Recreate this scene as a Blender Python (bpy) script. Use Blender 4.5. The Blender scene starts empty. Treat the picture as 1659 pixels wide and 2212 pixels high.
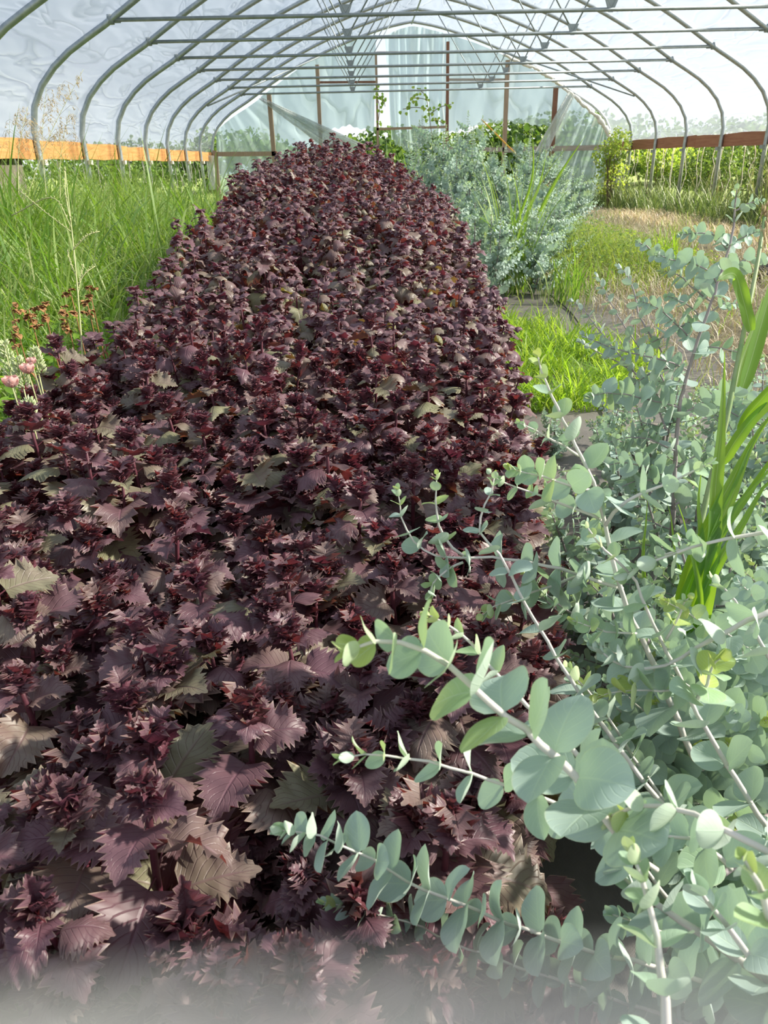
import bpy, math, random
import numpy as np
from mathutils import Matrix, Vector
rng = np.random.default_rng(11)
random.seed(5)
scene = bpy.context.scene
COL = scene.collection
EYE = np.array([0., 0., 1.4])

# ------------------------------------------------------------------ camera
W, H = 1659, 2212
FPX, PIT, YAW, ROL = 1600., .4415, .0196, -.0246
cp, sp, cy, sy = math.cos(PIT), math.sin(PIT), math.cos(YAW), math.sin(YAW)
CF = np.array([sy*cp, cy*cp, -sp]); CR = np.array([cy, -sy, 0.]); CU = np.cross(CR, CF)
_c, _s = math.cos(ROL), math.sin(ROL)
CR, CU = _c*CR + _s*CU, -_s*CR + _c*CU
cam_d = bpy.data.cameras.new('camera'); cam = bpy.data.objects.new('camera', cam_d); COL.objects.link(cam)
m = Matrix.Identity(4)
for i in range(3):
    m[i][0], m[i][1], m[i][2], m[i][3] = CR[i], CU[i], -CF[i], EYE[i]
cam.matrix_world = m
cam_d.sensor_fit = 'VERTICAL'; cam_d.sensor_height = 24; cam_d.lens = FPX*24/H
cam_d.dof.use_dof = True; cam_d.dof.focus_distance = 1.9; cam_d.dof.aperture_fstop = 8.0
cam_d.clip_start = .02; cam_d.clip_end = 500
scene.camera = cam

# ------------------------------------------------------------------ world, sun, exposure
scene.view_settings.view_transform = 'Standard'
scene.view_settings.look = 'None'
scene.view_settings.exposure = 0.40
scene.view_settings.gamma = 1.0
scene.cycles.max_bounces = 8
scene.cycles.diffuse_bounces = 4
scene.cycles.glossy_bounces = 2
scene.cycles.transmission_bounces = 5
scene.cycles.transparent_max_bounces = 10
scene.cycles.caustics_reflective = False
scene.cycles.caustics_refractive = False
scene.cycles.sample_clamp_indirect = 4
w = bpy.data.worlds.new('sky'); scene.world = w; w.use_nodes = True
nt = w.node_tree; nt.nodes.clear()
def N(nt, t, **k):
    n = nt.nodes.new(t)
    for a, b in k.items():
        setattr(n, a, b)
    return n
out = N(nt, 'ShaderNodeOutputWorld'); bg = N(nt, 'ShaderNodeBackground')
tc = N(nt, 'ShaderNodeTexCoord'); sx = N(nt, 'ShaderNodeSeparateXYZ')
rp = N(nt, 'ShaderNodeValToRGB')
rp.color_ramp.elements[0].position = .0; rp.color_ramp.elements[0].color = (.88, .94, .96, 1)
rp.color_ramp.elements[1].position = .75; rp.color_ramp.elements[1].color = (.44, .55, .76, 1)
e = rp.color_ramp.elements.new(.25); e.color = (.60, .70, .82, 1)
nz = N(nt, 'ShaderNodeTexNoise'); nz.inputs['Scale'].default_value = 2.6; nz.inputs['Detail'].default_value = 6
nz.inputs['Roughness'].default_value = .55
mp = N(nt, 'ShaderNodeMapping'); mp.inputs['Scale'].default_value = (1, 1, 2.4)
cr = N(nt, 'ShaderNodeValToRGB'); cr.color_ramp.elements[0].position = .42; cr.color_ramp.elements[1].position = .68
mx = N(nt, 'ShaderNodeMixRGB'); mx.inputs['Color2'].default_value = (.90, .93, .97, 1)
L = nt.links.new
L(tc.outputs['Generated'], sx.inputs[0]); L(sx.outputs['Z'], rp.inputs[0])
L(tc.outputs['Generated'], mp.inputs[0]); L(mp.outputs[0], nz.inputs['Vector']); L(nz.outputs[0], cr.inputs[0])
L(cr.outputs[0], mx.inputs[0]); L(rp.outputs[0], mx.inputs['Color1']); L(mx.outputs[0], bg.inputs[0])
bg.inputs[1].default_value = .98
L(bg.outputs[0], out.inputs[0])
sun_d = bpy.data.lights.new('sun', 'SUN'); sun = bpy.data.objects.new('sun', sun_d); COL.objects.link(sun)
sun_d.energy = 14.5; sun_d.angle = math.radians(3.0); sun_d.color = (1.0, .90, .74)
SUN_DIR = Vector((.90, .10, .60))            # towards the sun
sun.rotation_euler = SUN_DIR.to_track_quat('Z', 'Y').to_euler()
sun.location = (12, 5, 9)

# ------------------------------------------------------------------ helpers
def ray(px, py):
    d = CF*FPX + CR*(px-W/2) - CU*(py-H/2)
    return d
def P(px, py, Y):                      # point of the plane y = Y
    d = ray(px, py); return EYE + d*(Y/d[1])
def D(px, py, dist):                   # point at a distance along the view axis
    return EYE + ray(px, py)/FPX*dist
def G(px, py, z=0.):                   # point on the ground
    d = ray(px, py); return EYE + d*((z-EYE[2])/d[2])
def nrm(a):
    a = np.asarray(a, float); return a/np.maximum(np.linalg.norm(a, axis=-1, keepdims=True), 1e-9)

class MB:
    def __init__(s): s.v = []; s.f = []; s.a = []; s.m = []; s.n = 0
    def add(s, V, F, A=None, mat=0):
        V = np.asarray(V, float).reshape(-1, 3)
        if A is None: A = np.zeros((len(V), 3))
        s.v.append(V); s.a.append(np.asarray(A, float).reshape(-1, 3))
        for Fk in (F if isinstance(F, (list, tuple)) else [F]):
            Fk = np.asarray(Fk, int)
            if len(Fk): s.f.append(Fk + s.n); s.m.append(np.full(len(Fk), mat))
        s.n += len(V); return s
    def build(s, name, mats, parent=None, smooth=True, loc=None):
        me = bpy.data.meshes.new(name)
        V = np.concatenate(s.v)
        if loc is not None: V = V - np.asarray(loc)
        me.vertices.add(len(V)); me.vertices.foreach_set('co', V.astype(np.float32).ravel())
        tot = np.concatenate([np.full(len(f), f.shape[1]) for f in s.f])
        loops = np.concatenate([f.ravel() for f in s.f])
        me.loops.add(len(loops)); me.loops.foreach_set('vertex_index', loops.astype(np.int32))
        me.polygons.add(len(tot))
        st = np.concatenate([[0], np.cumsum(tot)[:-1]])
        me.polygons.foreach_set('loop_start', st.astype(np.int32))
        me.polygons.foreach_set('loop_total', tot.astype(np.int32))
        me.polygons.foreach_set('use_smooth', np.full(len(tot), smooth))
        me.polygons.foreach_set('material_index', np.concatenate(s.m).astype(np.int32))
        at = me.attributes.new('lf', 'FLOAT_VECTOR', 'POINT')
        at.data.foreach_set('vector', np.concatenate(s.a).astype(np.float32).ravel())
        for mt in (mats if isinstance(mats, (list, tuple)) else [mats]): me.materials.append(mt)
        me.update(calc_edges=True); me.validate()
        o = bpy.data.objects.new(name, me); COL.objects.link(o)
        if parent is not None: o.parent = parent
        if loc is not None: o.location = loc
        return o
    # shapes
    def box(s, c, size, rot=None, mat=0):
        c = np.asarray(c, float); h = np.asarray(size, float)/2
        V = np.array([[x, y, z] for x in (-1, 1) for y in (-1, 1) for z in (-1, 1)], float)*h
        if rot is not None: V = V @ np.asarray(rot).T
        F = np.array([[0, 1, 3, 2], [4, 6, 7, 5], [0, 4, 5, 1], [2, 3, 7, 6], [0, 2, 6, 4], [1, 5, 7, 3]])
        return s.add(V + c, F, mat=mat)
    def beam(s, a, b, w, h, up=(0, 0, 1), mat=0):     # rectangular timber from a to b
        a = np.asarray(a, float); b = np.asarray(b, float); x = b-a; l = np.linalg.norm(x); x = x/l
        y = nrm(np.cross(up, x)); z = np.cross(x, y)
        return s.box((a+b)/2, (l, w, h), np.stack([x, y, z], 1), mat)
    def tube(s, pts, r, n=8, mat=0, caps=True, att=0.):
        pts = np.asarray(pts, float); k = len(pts)
        r = np.broadcast_to(np.asarray(r, float), (k,))
        t = nrm(np.gradient(pts, axis=0))
        ref = np.array([0, 0, 1.]) if abs(t[0][2]) < .9 else np.array([1., 0, 0])
        x = nrm(np.cross(t[0], ref)); X = [x]
        for i in range(1, k):
            x = x - t[i]*np.dot(x, t[i]); x = x/max(np.linalg.norm(x), 1e-9); X.append(x)
        X = np.array(X); Y = np.cross(t, X)
        a = np.linspace(0, 2*np.pi, n, endpoint=False)
        V = pts[:, None] + r[:, None, None]*(np.cos(a)[None, :, None]*X[:, None] + np.sin(a)[None, :, None]*Y[:, None])
        i = np.arange(k-1)[:, None]*n; j = np.arange(n)[None]; j2 = (j+1) % n
        F = np.stack([i+j, i+j2, i+n+j2, i+n+j], -1).reshape(-1, 4)
        A = np.zeros((k*n, 3)); A[:, 1] = np.repeat(np.linspace(0, 1, k), n); A[:, 2] = att
        Fs = [F]
        if caps: Fs.append(np.array([list(range(n))[::-1], list(range((k-1)*n, k*n))]))
        return s.add(V.reshape(-1, 3), Fs, A, mat)

def spline(pts, n):
    pts = np.asarray(pts, float)
    if len(pts) < 3: 
        t = np.linspace(0, 1, n)[:, None]; return pts[0]*(1-t) + pts[-1]*t
    d = np.concatenate([[0], np.cumsum(np.linalg.norm(np.diff(pts, axis=0), axis=1))])
    m_ = np.gradient(pts, d, axis=0)
    q = np.linspace(0, d[-1], n); i = np.clip(np.searchsorted(d, q, 'right')-1, 0, len(d)-2)
    h = (d[i+1]-d[i])[:, None]; t = ((q-d[i])[:, None])/h
    return ((2*t**3-3*t**2+1)*pts[i] + (t**3-2*t**2+t)*h*m_[i] + (-2*t**3+3*t**2)*pts[i+1] + (t**3-t**2)*h*m_[i+1])

def empty(name, loc, label=None, cat=None, group=None, kind=None, rz=0.):
    o = bpy.data.objects.new(name, None); COL.objects.link(o); o.location = loc; o.rotation_euler = (0, 0, rz)
    o.empty_display_size = .1
    return tag(o, label, cat, group, kind)
def tag(o, label=None, cat=None, group=None, kind=None):
    for k, v in (('label', label), ('category', cat), ('group', group), ('kind', kind)):
        if v: o[k] = v
    return o
def kids(root, loc):        # parts built in world coordinates below a root standing at loc
    for c in list(root.children): c.location = tuple(-np.asarray(loc)+np.asarray(c.location))
def copy_tree(o, parent=None):
    c = o.copy(); COL.objects.link(c); c.parent = parent
    for ch in list(o.children): copy_tree(ch, c)
    return c

# ------------------------------------------------------------------ materials
def mat(name):
    mt = bpy.data.materials.new(name); mt.use_nodes = True
    nt = mt.node_tree; nt.nodes.clear()
    return mt, nt, N(nt, 'ShaderNodeOutputMaterial')
def ramp(nt, stops, fac):
    r = N(nt, 'ShaderNodeValToRGB'); el = r.color_ramp.elements
    while len(el) < len(stops): el.new(.5)
    for e_, (p_, c_) in zip(el, stops): e_.position = p_; e_.color = (*c_, 1)
    nt.links.new(fac, r.inputs[0]); return r.outputs[0]
def noise(nt, scale, detail=3, vec=None, rough=.5, dist=0.):
    n = N(nt, 'ShaderNodeTexNoise'); n.inputs['Scale'].default_value = scale; n.inputs['Detail'].default_value = detail
    n.inputs['Roughness'].default_value = rough; n.inputs['Distortion'].default_value = dist
    if vec is not None: nt.links.new(vec, n.inputs['Vector'])
    return n.outputs[0]
def math_(nt, op, a, b=None, c=None, clamp=False):
    n = N(nt, 'ShaderNodeMath', operation=op); n.use_clamp = clamp
    for i, x in enumerate((a, b, c)):
        if x is None: continue
        if isinstance(x, (int, float)): n.inputs[i].default_value = x
        else: nt.links.new(x, n.inputs[i])
    return n.outputs[0]
def mixc(nt, fac, a, b, blend='MIX'):
    n = N(nt, 'ShaderNodeMixRGB', blend_type=blend)
    for i, x in zip((0, 1, 2), (fac, a, b)):
        if isinstance(x, (int, float)): n.inputs[i].default_value = x
        elif isinstance(x, tuple): n.inputs[i].default_value = (*x, 1)
        else: nt.links.new(x, n.inputs[i])
    return n.outputs[0]
def bump(nt, h, strength=.3, dist=.01):
    b = N(nt, 'ShaderNodeBump'); b.inputs['Strength'].default_value = strength; b.inputs['Distance'].default_value = dist
    nt.links.new(h, b.inputs['Height']); return b.outputs[0]
def leafmat(name, top, under, trans, tw=.3, rough=.5, spec=.4, vein=None, veinsc=9., bmp=.25, edge=None, mott=.15):
    """top/under/trans: colour ramps over the leaf's age (0 young .. 1 old)."""
    mt, nt, o = mat(name); Lk = nt.links.new
    at = N(nt, 'ShaderNodeAttribute', attribute_name='lf'); s3 = N(nt, 'ShaderNodeSeparateXYZ'); Lk(at.outputs['Vector'], s3.inputs[0])
    u, v, age = s3.outputs
    oi = N(nt, 'ShaderNodeObjectInfo'); 
    tc = N(nt, 'ShaderNodeTexCoord'); nn = noise(nt, 14, 3, tc.outputs['Object'])
    ag = math_(nt, 'ADD', age, math_(nt, 'MULTIPLY', math_(nt, 'SUBTRACT', nn, .5), mott*2), clamp=True)
    ag = math_(nt, 'ADD', ag, math_(nt, 'MULTIPLY', math_(nt, 'SUBTRACT', oi.outputs['Random'], .5), .16), clamp=True)
    ct = ramp(nt, top, ag); cu = ramp(nt, under, ag); cT = ramp(nt, trans, ag)
    au = math_(nt, 'ABSOLUTE', u)
    side = math_(nt, 'SUBTRACT', math_(nt, 'MULTIPLY', v, veinsc), math_(nt, 'MULTIPLY', au, veinsc*.42))
    w_ = math_(nt, 'ABSOLUTE', math_(nt, 'SUBTRACT', math_(nt, 'FRACT', side), .5))     # 0 at a side vein
    sv = math_(nt, 'SUBTRACT', 1., math_(nt, 'MULTIPLY', w_, 9.), clamp=True)
    mv = math_(nt, 'SUBTRACT', 1., math_(nt, 'MULTIPLY', au, 16.), clamp=True)
    vv = math_(nt, 'MAXIMUM', math_(nt, 'MULTIPLY', sv, .6), mv)
    if vein is not None: ct = mixc(nt, math_(nt, 'MULTIPLY', vv, vein[1]), ct, vein[0]); cu = mixc(nt, math_(nt, 'MULTIPLY', vv, vein[1]), cu, vein[0])
    if edge is not None:
        ef = math_(nt, 'MULTIPLY', math_(nt, 'SUBTRACT', au, .93), 14., clamp=True)
        ct = mixc(nt, math_(nt, 'MULTIPLY', ef, edge[1]), ct, edge[0])
    geo = N(nt, 'ShaderNodeNewGeometry')
    base = mixc(nt, geo.outputs['Backfacing'], ct, cu)
    pb = N(nt, 'ShaderNodeBsdfPrincipled'); Lk(base, pb.inputs['Base Color'])
    pb.inputs['Roughness'].default_value = rough; pb.inputs['Specular IOR Level'].default_value = spec
    hgt = math_(nt, 'SUBTRACT', math_(nt, 'MULTIPLY', nn, .5), math_(nt, 'MULTIPLY', vv, .8))
    bn = bump(nt, hgt, bmp, .003); Lk(bn, pb.inputs['Normal'])
    tr = N(nt, 'ShaderNodeBsdfTranslucent'); Lk(cT, tr.inputs[0])
    ms = N(nt, 'ShaderNodeMixShader'); ms.inputs[0].default_value = tw
    Lk(pb.outputs[0], ms.inputs[1]); Lk(tr.outputs[0], ms.inputs[2]); Lk(ms.outputs[0], o.inputs[0])
    return mt
def plain(name, c1, c2=None, scale=6., rough=.6, spec=.3, metal=0., bmp=0., stretch=None, detail=4, tw=0., tcol=None, dist=.005):
    mt, nt, o = mat(name); Lk = nt.links.new
    tc = N(nt, 'ShaderNodeTexCoord'); vec = tc.outputs['Object']
    if stretch:
        mpn = N(nt, 'ShaderNodeMapping'); mpn.inputs['Scale'].default_value = stretch; Lk(vec, mpn.inputs[0]); vec = mpn.outputs[0]
    nn = noise(nt, scale, detail, vec, .6)
    pb = N(nt, 'ShaderNodeBsdfPrincipled')
    Lk(ramp(nt, [(.32, c1), (.68, c2 or c1)], nn), pb.inputs['Base Color'])
    pb.inputs['Roughness'].default_value = rough; pb.inputs['Specular IOR Level'].default_value = spec; pb.inputs['Metallic'].default_value = metal
    if bmp: Lk(bump(nt, nn, bmp, dist), pb.inputs['Normal'])
    if tw:
        tr = N(nt, 'ShaderNodeBsdfTranslucent'); tr.inputs[0].default_value = (*(tcol or c1), 1)
        ms = N(nt, 'ShaderNodeMixShader'); ms.inputs[0].default_value = tw
        Lk(pb.outputs[0], ms.inputs[1]); Lk(tr.outputs[0], ms.inputs[2]); Lk(ms.outputs[0], o.inputs[0])
    else: Lk(pb.outputs[0], o.inputs[0])
    return mt

M_PER = leafmat('shiso_leaf',
    top=[(0, (.150, .073, .092)), (.26, (.152, .084, .094)), (.44, (.20, .145, .122)), (.66, (.21, .195, .125)), (1, (.30, .30, .16))],
    under=[(0, (.13, .045, .065)), (.5, (.17, .055, .065)), (1, (.32, .24, .12))],
    trans=[(0, (.22, .045, .085)), (.25, (.38, .06, .06)), (.45, (.42, .10, .06)), (.75, (.42, .26, .06)), (1, (.55, .48, .08))],
    tw=.20, rough=.45, spec=.5, vein=((.20, .085, .125), .4), bmp=.5, edge=((.46, .34, .26), .6), mott=.20)
M_EUC = leafmat('eucalyptus_leaf',
    top=[(0, (.42, .52, .15)), (.16, (.34, .50, .27)), (.38, (.39, .505, .445)), (1, (.395, .49, .46))],
    under=[(0, (.48, .56, .22)), (.3, (.53, .62, .52)), (1, (.53, .60, .56))],
    trans=[(0, (.66, .74, .14)), (.3, (.46, .66, .32)), (1, (.34, .50, .34))],
    tw=.24, rough=.55, spec=.30, vein=((.52, .64, .50), .6), veinsc=6., bmp=.2, edge=((.50, .55, .36), .55), mott=.10)
M_EUCSTEM = plain('eucalyptus_pale_stem', (.58, .56, .49), (.66, .60, .56), 30, .6, bmp=.2)
M_EUCBARK = plain('eucalyptus_mauve_stem', (.30, .25, .26), (.38, .32, .32), 30, .6, bmp=.2)
M_PSTEM = plain('shiso_stem', (.085, .020, .034), (.12, .035, .045), 40, .5, bmp=.2)
def grassmat(name, stops, trans, tw=.4, rough=.45):
    return leafmat(name, stops, stops, trans, tw=tw, rough=rough, spec=.35, mott=.12, bmp=.05, veinsc=.01, vein=((.42, .52, .22), .3))
M_GRASS = grassmat('lush_grass', [(0, (.13, .25, .055)), (.35, (.25, .36, .10)), (.65, (.42, .47, .19)), (1, (.60, .56, .34))],
                   [(0, (.26, .52, .03)), (.6, (.44, .62, .06)), (1, (.60, .52, .22))])
M_LIME = grassmat('lime_grass', [(0, (.15, .28, .03)), (.6, (.22, .36, .05)), (1, (.36, .42, .13))],
                  [(0, (.42, .70, .03)), (1, (.60, .74, .08))], tw=.5)
M_RANK = grassmat('shaded_rank_grass', [(0, (.06, .12, .03)), (.5, (.13, .17, .05)), (1, (.30, .28, .15))], [(0, (.12, .24, .03)), (1, (.34, .34, .12))], tw=.3)  # dark stops put the shade along the right wall into the grass colour
M_STRAW = grassmat('straw', [(0, (.50, .42, .27)), (.5, (.60, .52, .36)), (1, (.44, .34, .22))], [(0, (.5, .40, .2)), (1, (.4, .3, .15))], tw=.2)
M_CORN = leafmat('sorghum_leaf', [(0, (.10, .22, .05)), (1, (.20, .33, .10))], [(0, (.16, .26, .10)), (1, (.22, .33, .12))],
                 [(0, (.36, .62, .02)), (1, (.55, .78, .04))], tw=.58, rough=.4, vein=((.50, .58, .34), .9), veinsc=.01, bmp=.1, mott=.08)
M_WEED = leafmat('weed_leaf', [(0, (.11, .21, .03)), (.5, (.20, .31, .05)), (1, (.34, .36, .10))],
                 [(0, (.14, .22, .06)), (1, (.30, .34, .12))], [(0, (.34, .56, .04)), (1, (.55, .60, .10))], tw=.42)
M_TREE = leafmat('tree_leaf', [(0, (.035, .075, .018)), (.5, (.07, .13, .03)), (1, (.13, .20, .05))],
                 [(0, (.05, .09, .03)), (1, (.12, .18, .06))], [(0, (.10, .22, .02)), (1, (.24, .36, .05))], tw=.25, spec=.2)
M_GALV = plain('galvanised_steel', (.36, .39, .40), (.50, .53, .54), 14, .42, .5, .65, .08)
M_GALV_D = plain('weathered_steel', (.24, .27, .28), (.34, .37, .38), 10, .5, .5, .5, .1)
M_BOARD = plain('sunlit_pine_board', (.50, .22, .075), (.66, .34, .13), 3.2, .7, .2, 0, .4, (.6, .6, 9))  # left board: its sunlit brightness is part of the colour
M_BOARDR = plain('shaded_board', (.30, .12, .07), (.40, .19, .11), 3.2, .7, .2, 0, .4, (.6, .6, 9))  # right board faces away from the sun; that shade is put into the colour
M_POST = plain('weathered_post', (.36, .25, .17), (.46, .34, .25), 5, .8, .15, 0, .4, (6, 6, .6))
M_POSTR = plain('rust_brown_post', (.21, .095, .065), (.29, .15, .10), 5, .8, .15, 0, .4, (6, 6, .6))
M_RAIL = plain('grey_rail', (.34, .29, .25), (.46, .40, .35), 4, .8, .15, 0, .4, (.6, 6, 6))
M_CREAM = plain('cream_strap', (.72, .68, .58), (.82, .78, .70), 12, .8)
M_WIRE = plain('grey_twine', (.48, .44, .36), (.60, .56, .48), 12, .8)
M_ORANGE = plain('orange_pole', (.70, .33, .04), (.78, .40, .06), 8, .5)
M_BLACK = plain('black_plastic', (.012, .012, .013), (.03, .03, .03), 8, .4, .5)
M_WHITEP = plain('white_plastic_scrap', (.70, .72, .72), (.85, .86, .86), 8, .5)
M_BROWNFL = plain('dried_flower', (.26, .12, .045), (.40, .21, .09), 40, .8, bmp=.4)
M_PINK = plain('pale_pink_petal', (.80, .46, .42), (.86, .60, .55), 20, .6, tw=.35, tcol=(.9, .55, .5))
M_PALEFL = plain('pale_green_flower', (.50, .58, .28), (.66, .70, .44), 40, .7, tw=.2, tcol=(.6, .7, .3))
M_SEED = plain('golden_seed', (.50, .38, .20), (.62, .50, .30), 40, .7, tw=.25, tcol=(.7, .55, .3))
M_BARK = plain('bark', (.10, .075, .05), (.17, .13, .09), 8, .9, bmp=.5)

def filmmat(name, haze=.30, crease=(1, 1, 1), cscale=1.2, tint=(.90, .955, .98), scat=(.29, .33, .39)):
    mt, nt, o = mat(name); Lk = nt.links.new
    tc = N(nt, 'ShaderNodeTexCoord'); mpn = N(nt, 'ShaderNodeMapping'); mpn.inputs['Scale'].default_value = crease
    Lk(tc.outputs['Object'], mpn.inputs[0])
    n1 = noise(nt, cscale, 2, mpn.outputs[0], .5, .5)
    rdg = math_(nt, 'ABSOLUTE', math_(nt, 'SUBTRACT', n1, .5))                # creases run along the level line
    cr_ = math_(nt, 'SUBTRACT', 1., math_(nt, 'MULTIPLY', rdg, 22.), clamp=True)
    n2 = noise(nt, .5, 4, tc.outputs['Object'], .6)
    h = math_(nt, 'ADD', math_(nt, 'MULTIPLY', n1, 1.), math_(nt, 'MULTIPLY', cr_, .12))
    bn = bump(nt, h, .55, .25)
    fac = math_(nt, 'ADD', haze, math_(nt, 'MULTIPLY', math_(nt, 'SUBTRACT', n2, .5), .22))
    fac = math_(nt, 'ADD', fac, math_(nt, 'MULTIPLY', cr_, .16), clamp=True)
    tp = N(nt, 'ShaderNodeBsdfTransparent'); tp.inputs[0].default_value = (*tint, 1)
    tr = N(nt, 'ShaderNodeBsdfTranslucent'); tr.inputs[0].default_value = (*scat, 1); Lk(bn, tr.inputs['Normal'])
    df = N(nt, 'ShaderNodeBsdfDiffuse'); df.inputs[0].default_value = (.76, .80, .82, 1); Lk(bn, df.inputs['Normal'])
    gl = N(nt, 'ShaderNodeBsdfGlossy'); gl.inputs['Roughness'].default_value = .22; gl.inputs[0].default_value = (.9, .9, .9, 1); Lk(bn, gl.inputs['Normal'])
    a = N(nt, 'ShaderNodeMixShader'); a.inputs[0].default_value = .32; Lk(tr.outputs[0], a.inputs[1]); Lk(df.outputs[0], a.inputs[2])
    b = N(nt, 'ShaderNodeMixShader'); Lk(fac, b.inputs[0]); Lk(tp.outputs[0], b.inputs[1]); Lk(a.outputs[0], b.inputs[2])
    c = N(nt, 'ShaderNodeMixShader'); c.inputs[0].default_value = .04; Lk(b.outputs[0], c.inputs[1]); Lk(gl.outputs[0], c.inputs[2])
    Lk(c.outputs[0], o.inputs[0]); return mt
M_FILM = filmmat('greenhouse_film', .46, (1.2, .45, 2.6), 1.3, (.80, .85, .905), (.25, .29, .35))
M_FILM_E = filmmat('end_wall_film', .60, (.8, 1, .4), 1.0, (.74, .87, .91), (.30, .39, .43))
M_FILM_W = filmmat('bunched_film', .78, (3, 1, 1), 2.0, scat=(.60, .60, .57))

# ------------------------------------------------------------------ ground
def ground_mat():
    mt, nt, o = mat('meadow_ground'); Lk = nt.links.new
    geo = N(nt, 'ShaderNodeNewGeometry'); n1 = noise(nt, .6, 6, geo.outputs['Position'], .65); n2 = noise(nt, 22, 4, geo.outputs['Position'], .7)
    c = ramp(nt, [(.3, (.16, .24, .045)), (.55, (.27, .36, .08)), (.75, (.36, .40, .13))], n1)
    c = mixc(nt, math_(nt, 'MULTIPLY', n2, .5), c, (.20, .22, .07))
    pb = N(nt, 'ShaderNodeBsdfPrincipled'); pb.inputs['Roughness'].default_value = .9; Lk(c, pb.inputs[0]); Lk(bump(nt, n2, .8, .05), pb.inputs['Normal'])
    Lk(pb.outputs[0], o.inputs[0]); return mt
def soil_mat():
    mt, nt, o = mat('tunnel_soil'); Lk = nt.links.new
    geo = N(nt, 'ShaderNodeNewGeometry'); n1 = noise(nt, .9, 6, geo.outputs['Position'], .65); n2 = noise(nt, 45, 5, geo.outputs['Position'], .7)
    c = ramp(nt, [(.35, (.10, .075, .05)), (.6, (.27, .21, .14)), (.8, (.40, .33, .23))], n1)
    c = mixc(nt, math_(nt, 'MULTIPLY', n2, .6), c, (.16, .15, .07))
    pb = N(nt, 'ShaderNodeBsdfPrincipled'); pb.inputs['Roughness'].default_value = .95; Lk(c, pb.inputs[0]); Lk(bump(nt, n2, .8, .03), pb.inputs['Normal'])
    Lk(pb.outputs[0], o.inputs[0]); return mt
def fabric_mat():
    mt, nt, o = mat('landscape_fabric'); Lk = nt.links.new
    geo = N(nt, 'ShaderNodeNewGeometry'); n1 = noise(nt, 1.6, 6, geo.outputs['Position'], .7); n2 = noise(nt, 60, 3, geo.outputs['Position'], .7)
    c = ramp(nt, [(.3, (.105, .095, .085)), (.55, (.17, .155, .14)), (.78, (.30, .24, .18))], n1)
    c = mixc(nt, math_(nt, 'MULTIPLY', n2, .3), c, (.22, .19, .15))
    wv = N(nt, 'ShaderNodeTexWave'); wv.inputs['Scale'].default_value = 120; Lk(geo.outputs['Position'], wv.inputs[0])
    pb = N(nt, 'ShaderNodeBsdfPrincipled'); pb.inputs['Roughness'].default_value = .75; Lk(c, pb.inputs[0])
    Lk(bump(nt, math_(nt, 'ADD', n1, math_(nt, 'MULTIPLY', wv.outputs[1], .03)), .5, .04), pb.inputs['Normal'])
    Lk(pb.outputs[0], o.inputs[0]); return mt
def grid(x0, x1, y0, y1, nx, ny, zf):
    X, Y = np.meshgrid(np.linspace(x0, x1, nx), np.linspace(y0, y1, ny)); Z = zf(X, Y)
    V = np.stack([X, Y, Z], -1).reshape(-1, 3)
    i = np.arange(ny-1)[:, None]*nx; j = np.arange(nx-1)[None]
    return V, np.stack([i+j, i+j+1, i+nx+j+1, i+nx+j], -1).reshape(-1, 4)
XL, XR = -4.57, 7.93
mb = MB(); mb.add(*grid(-90, 90, -8, 150, 90, 80, lambda X, Y: -.03+.0*X)); tag(mb.build('ground', ground_mat()), kind='structure')
mb = MB(); mb.add(*grid(XL, XR, -3, 25.9, 60, 120, lambda X, Y: .004+.010*np.sin(X*3.1+Y)*np.sin(Y*2.3))); tag(mb.build('floor', soil_mat()), kind='structure')
mb = MB(); mb.add(*grid(-1.5, 2.75, -1.2, 13, 60, 120, lambda X, Y: .026+.012*np.sin(X*5+Y*2.2)*np.sin(Y*3.7)))
tag(mb.build('landscape_fabric', fabric_mat()), 'faded grey woven ground cover showing beside the purple bed', 'ground cover')

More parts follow.
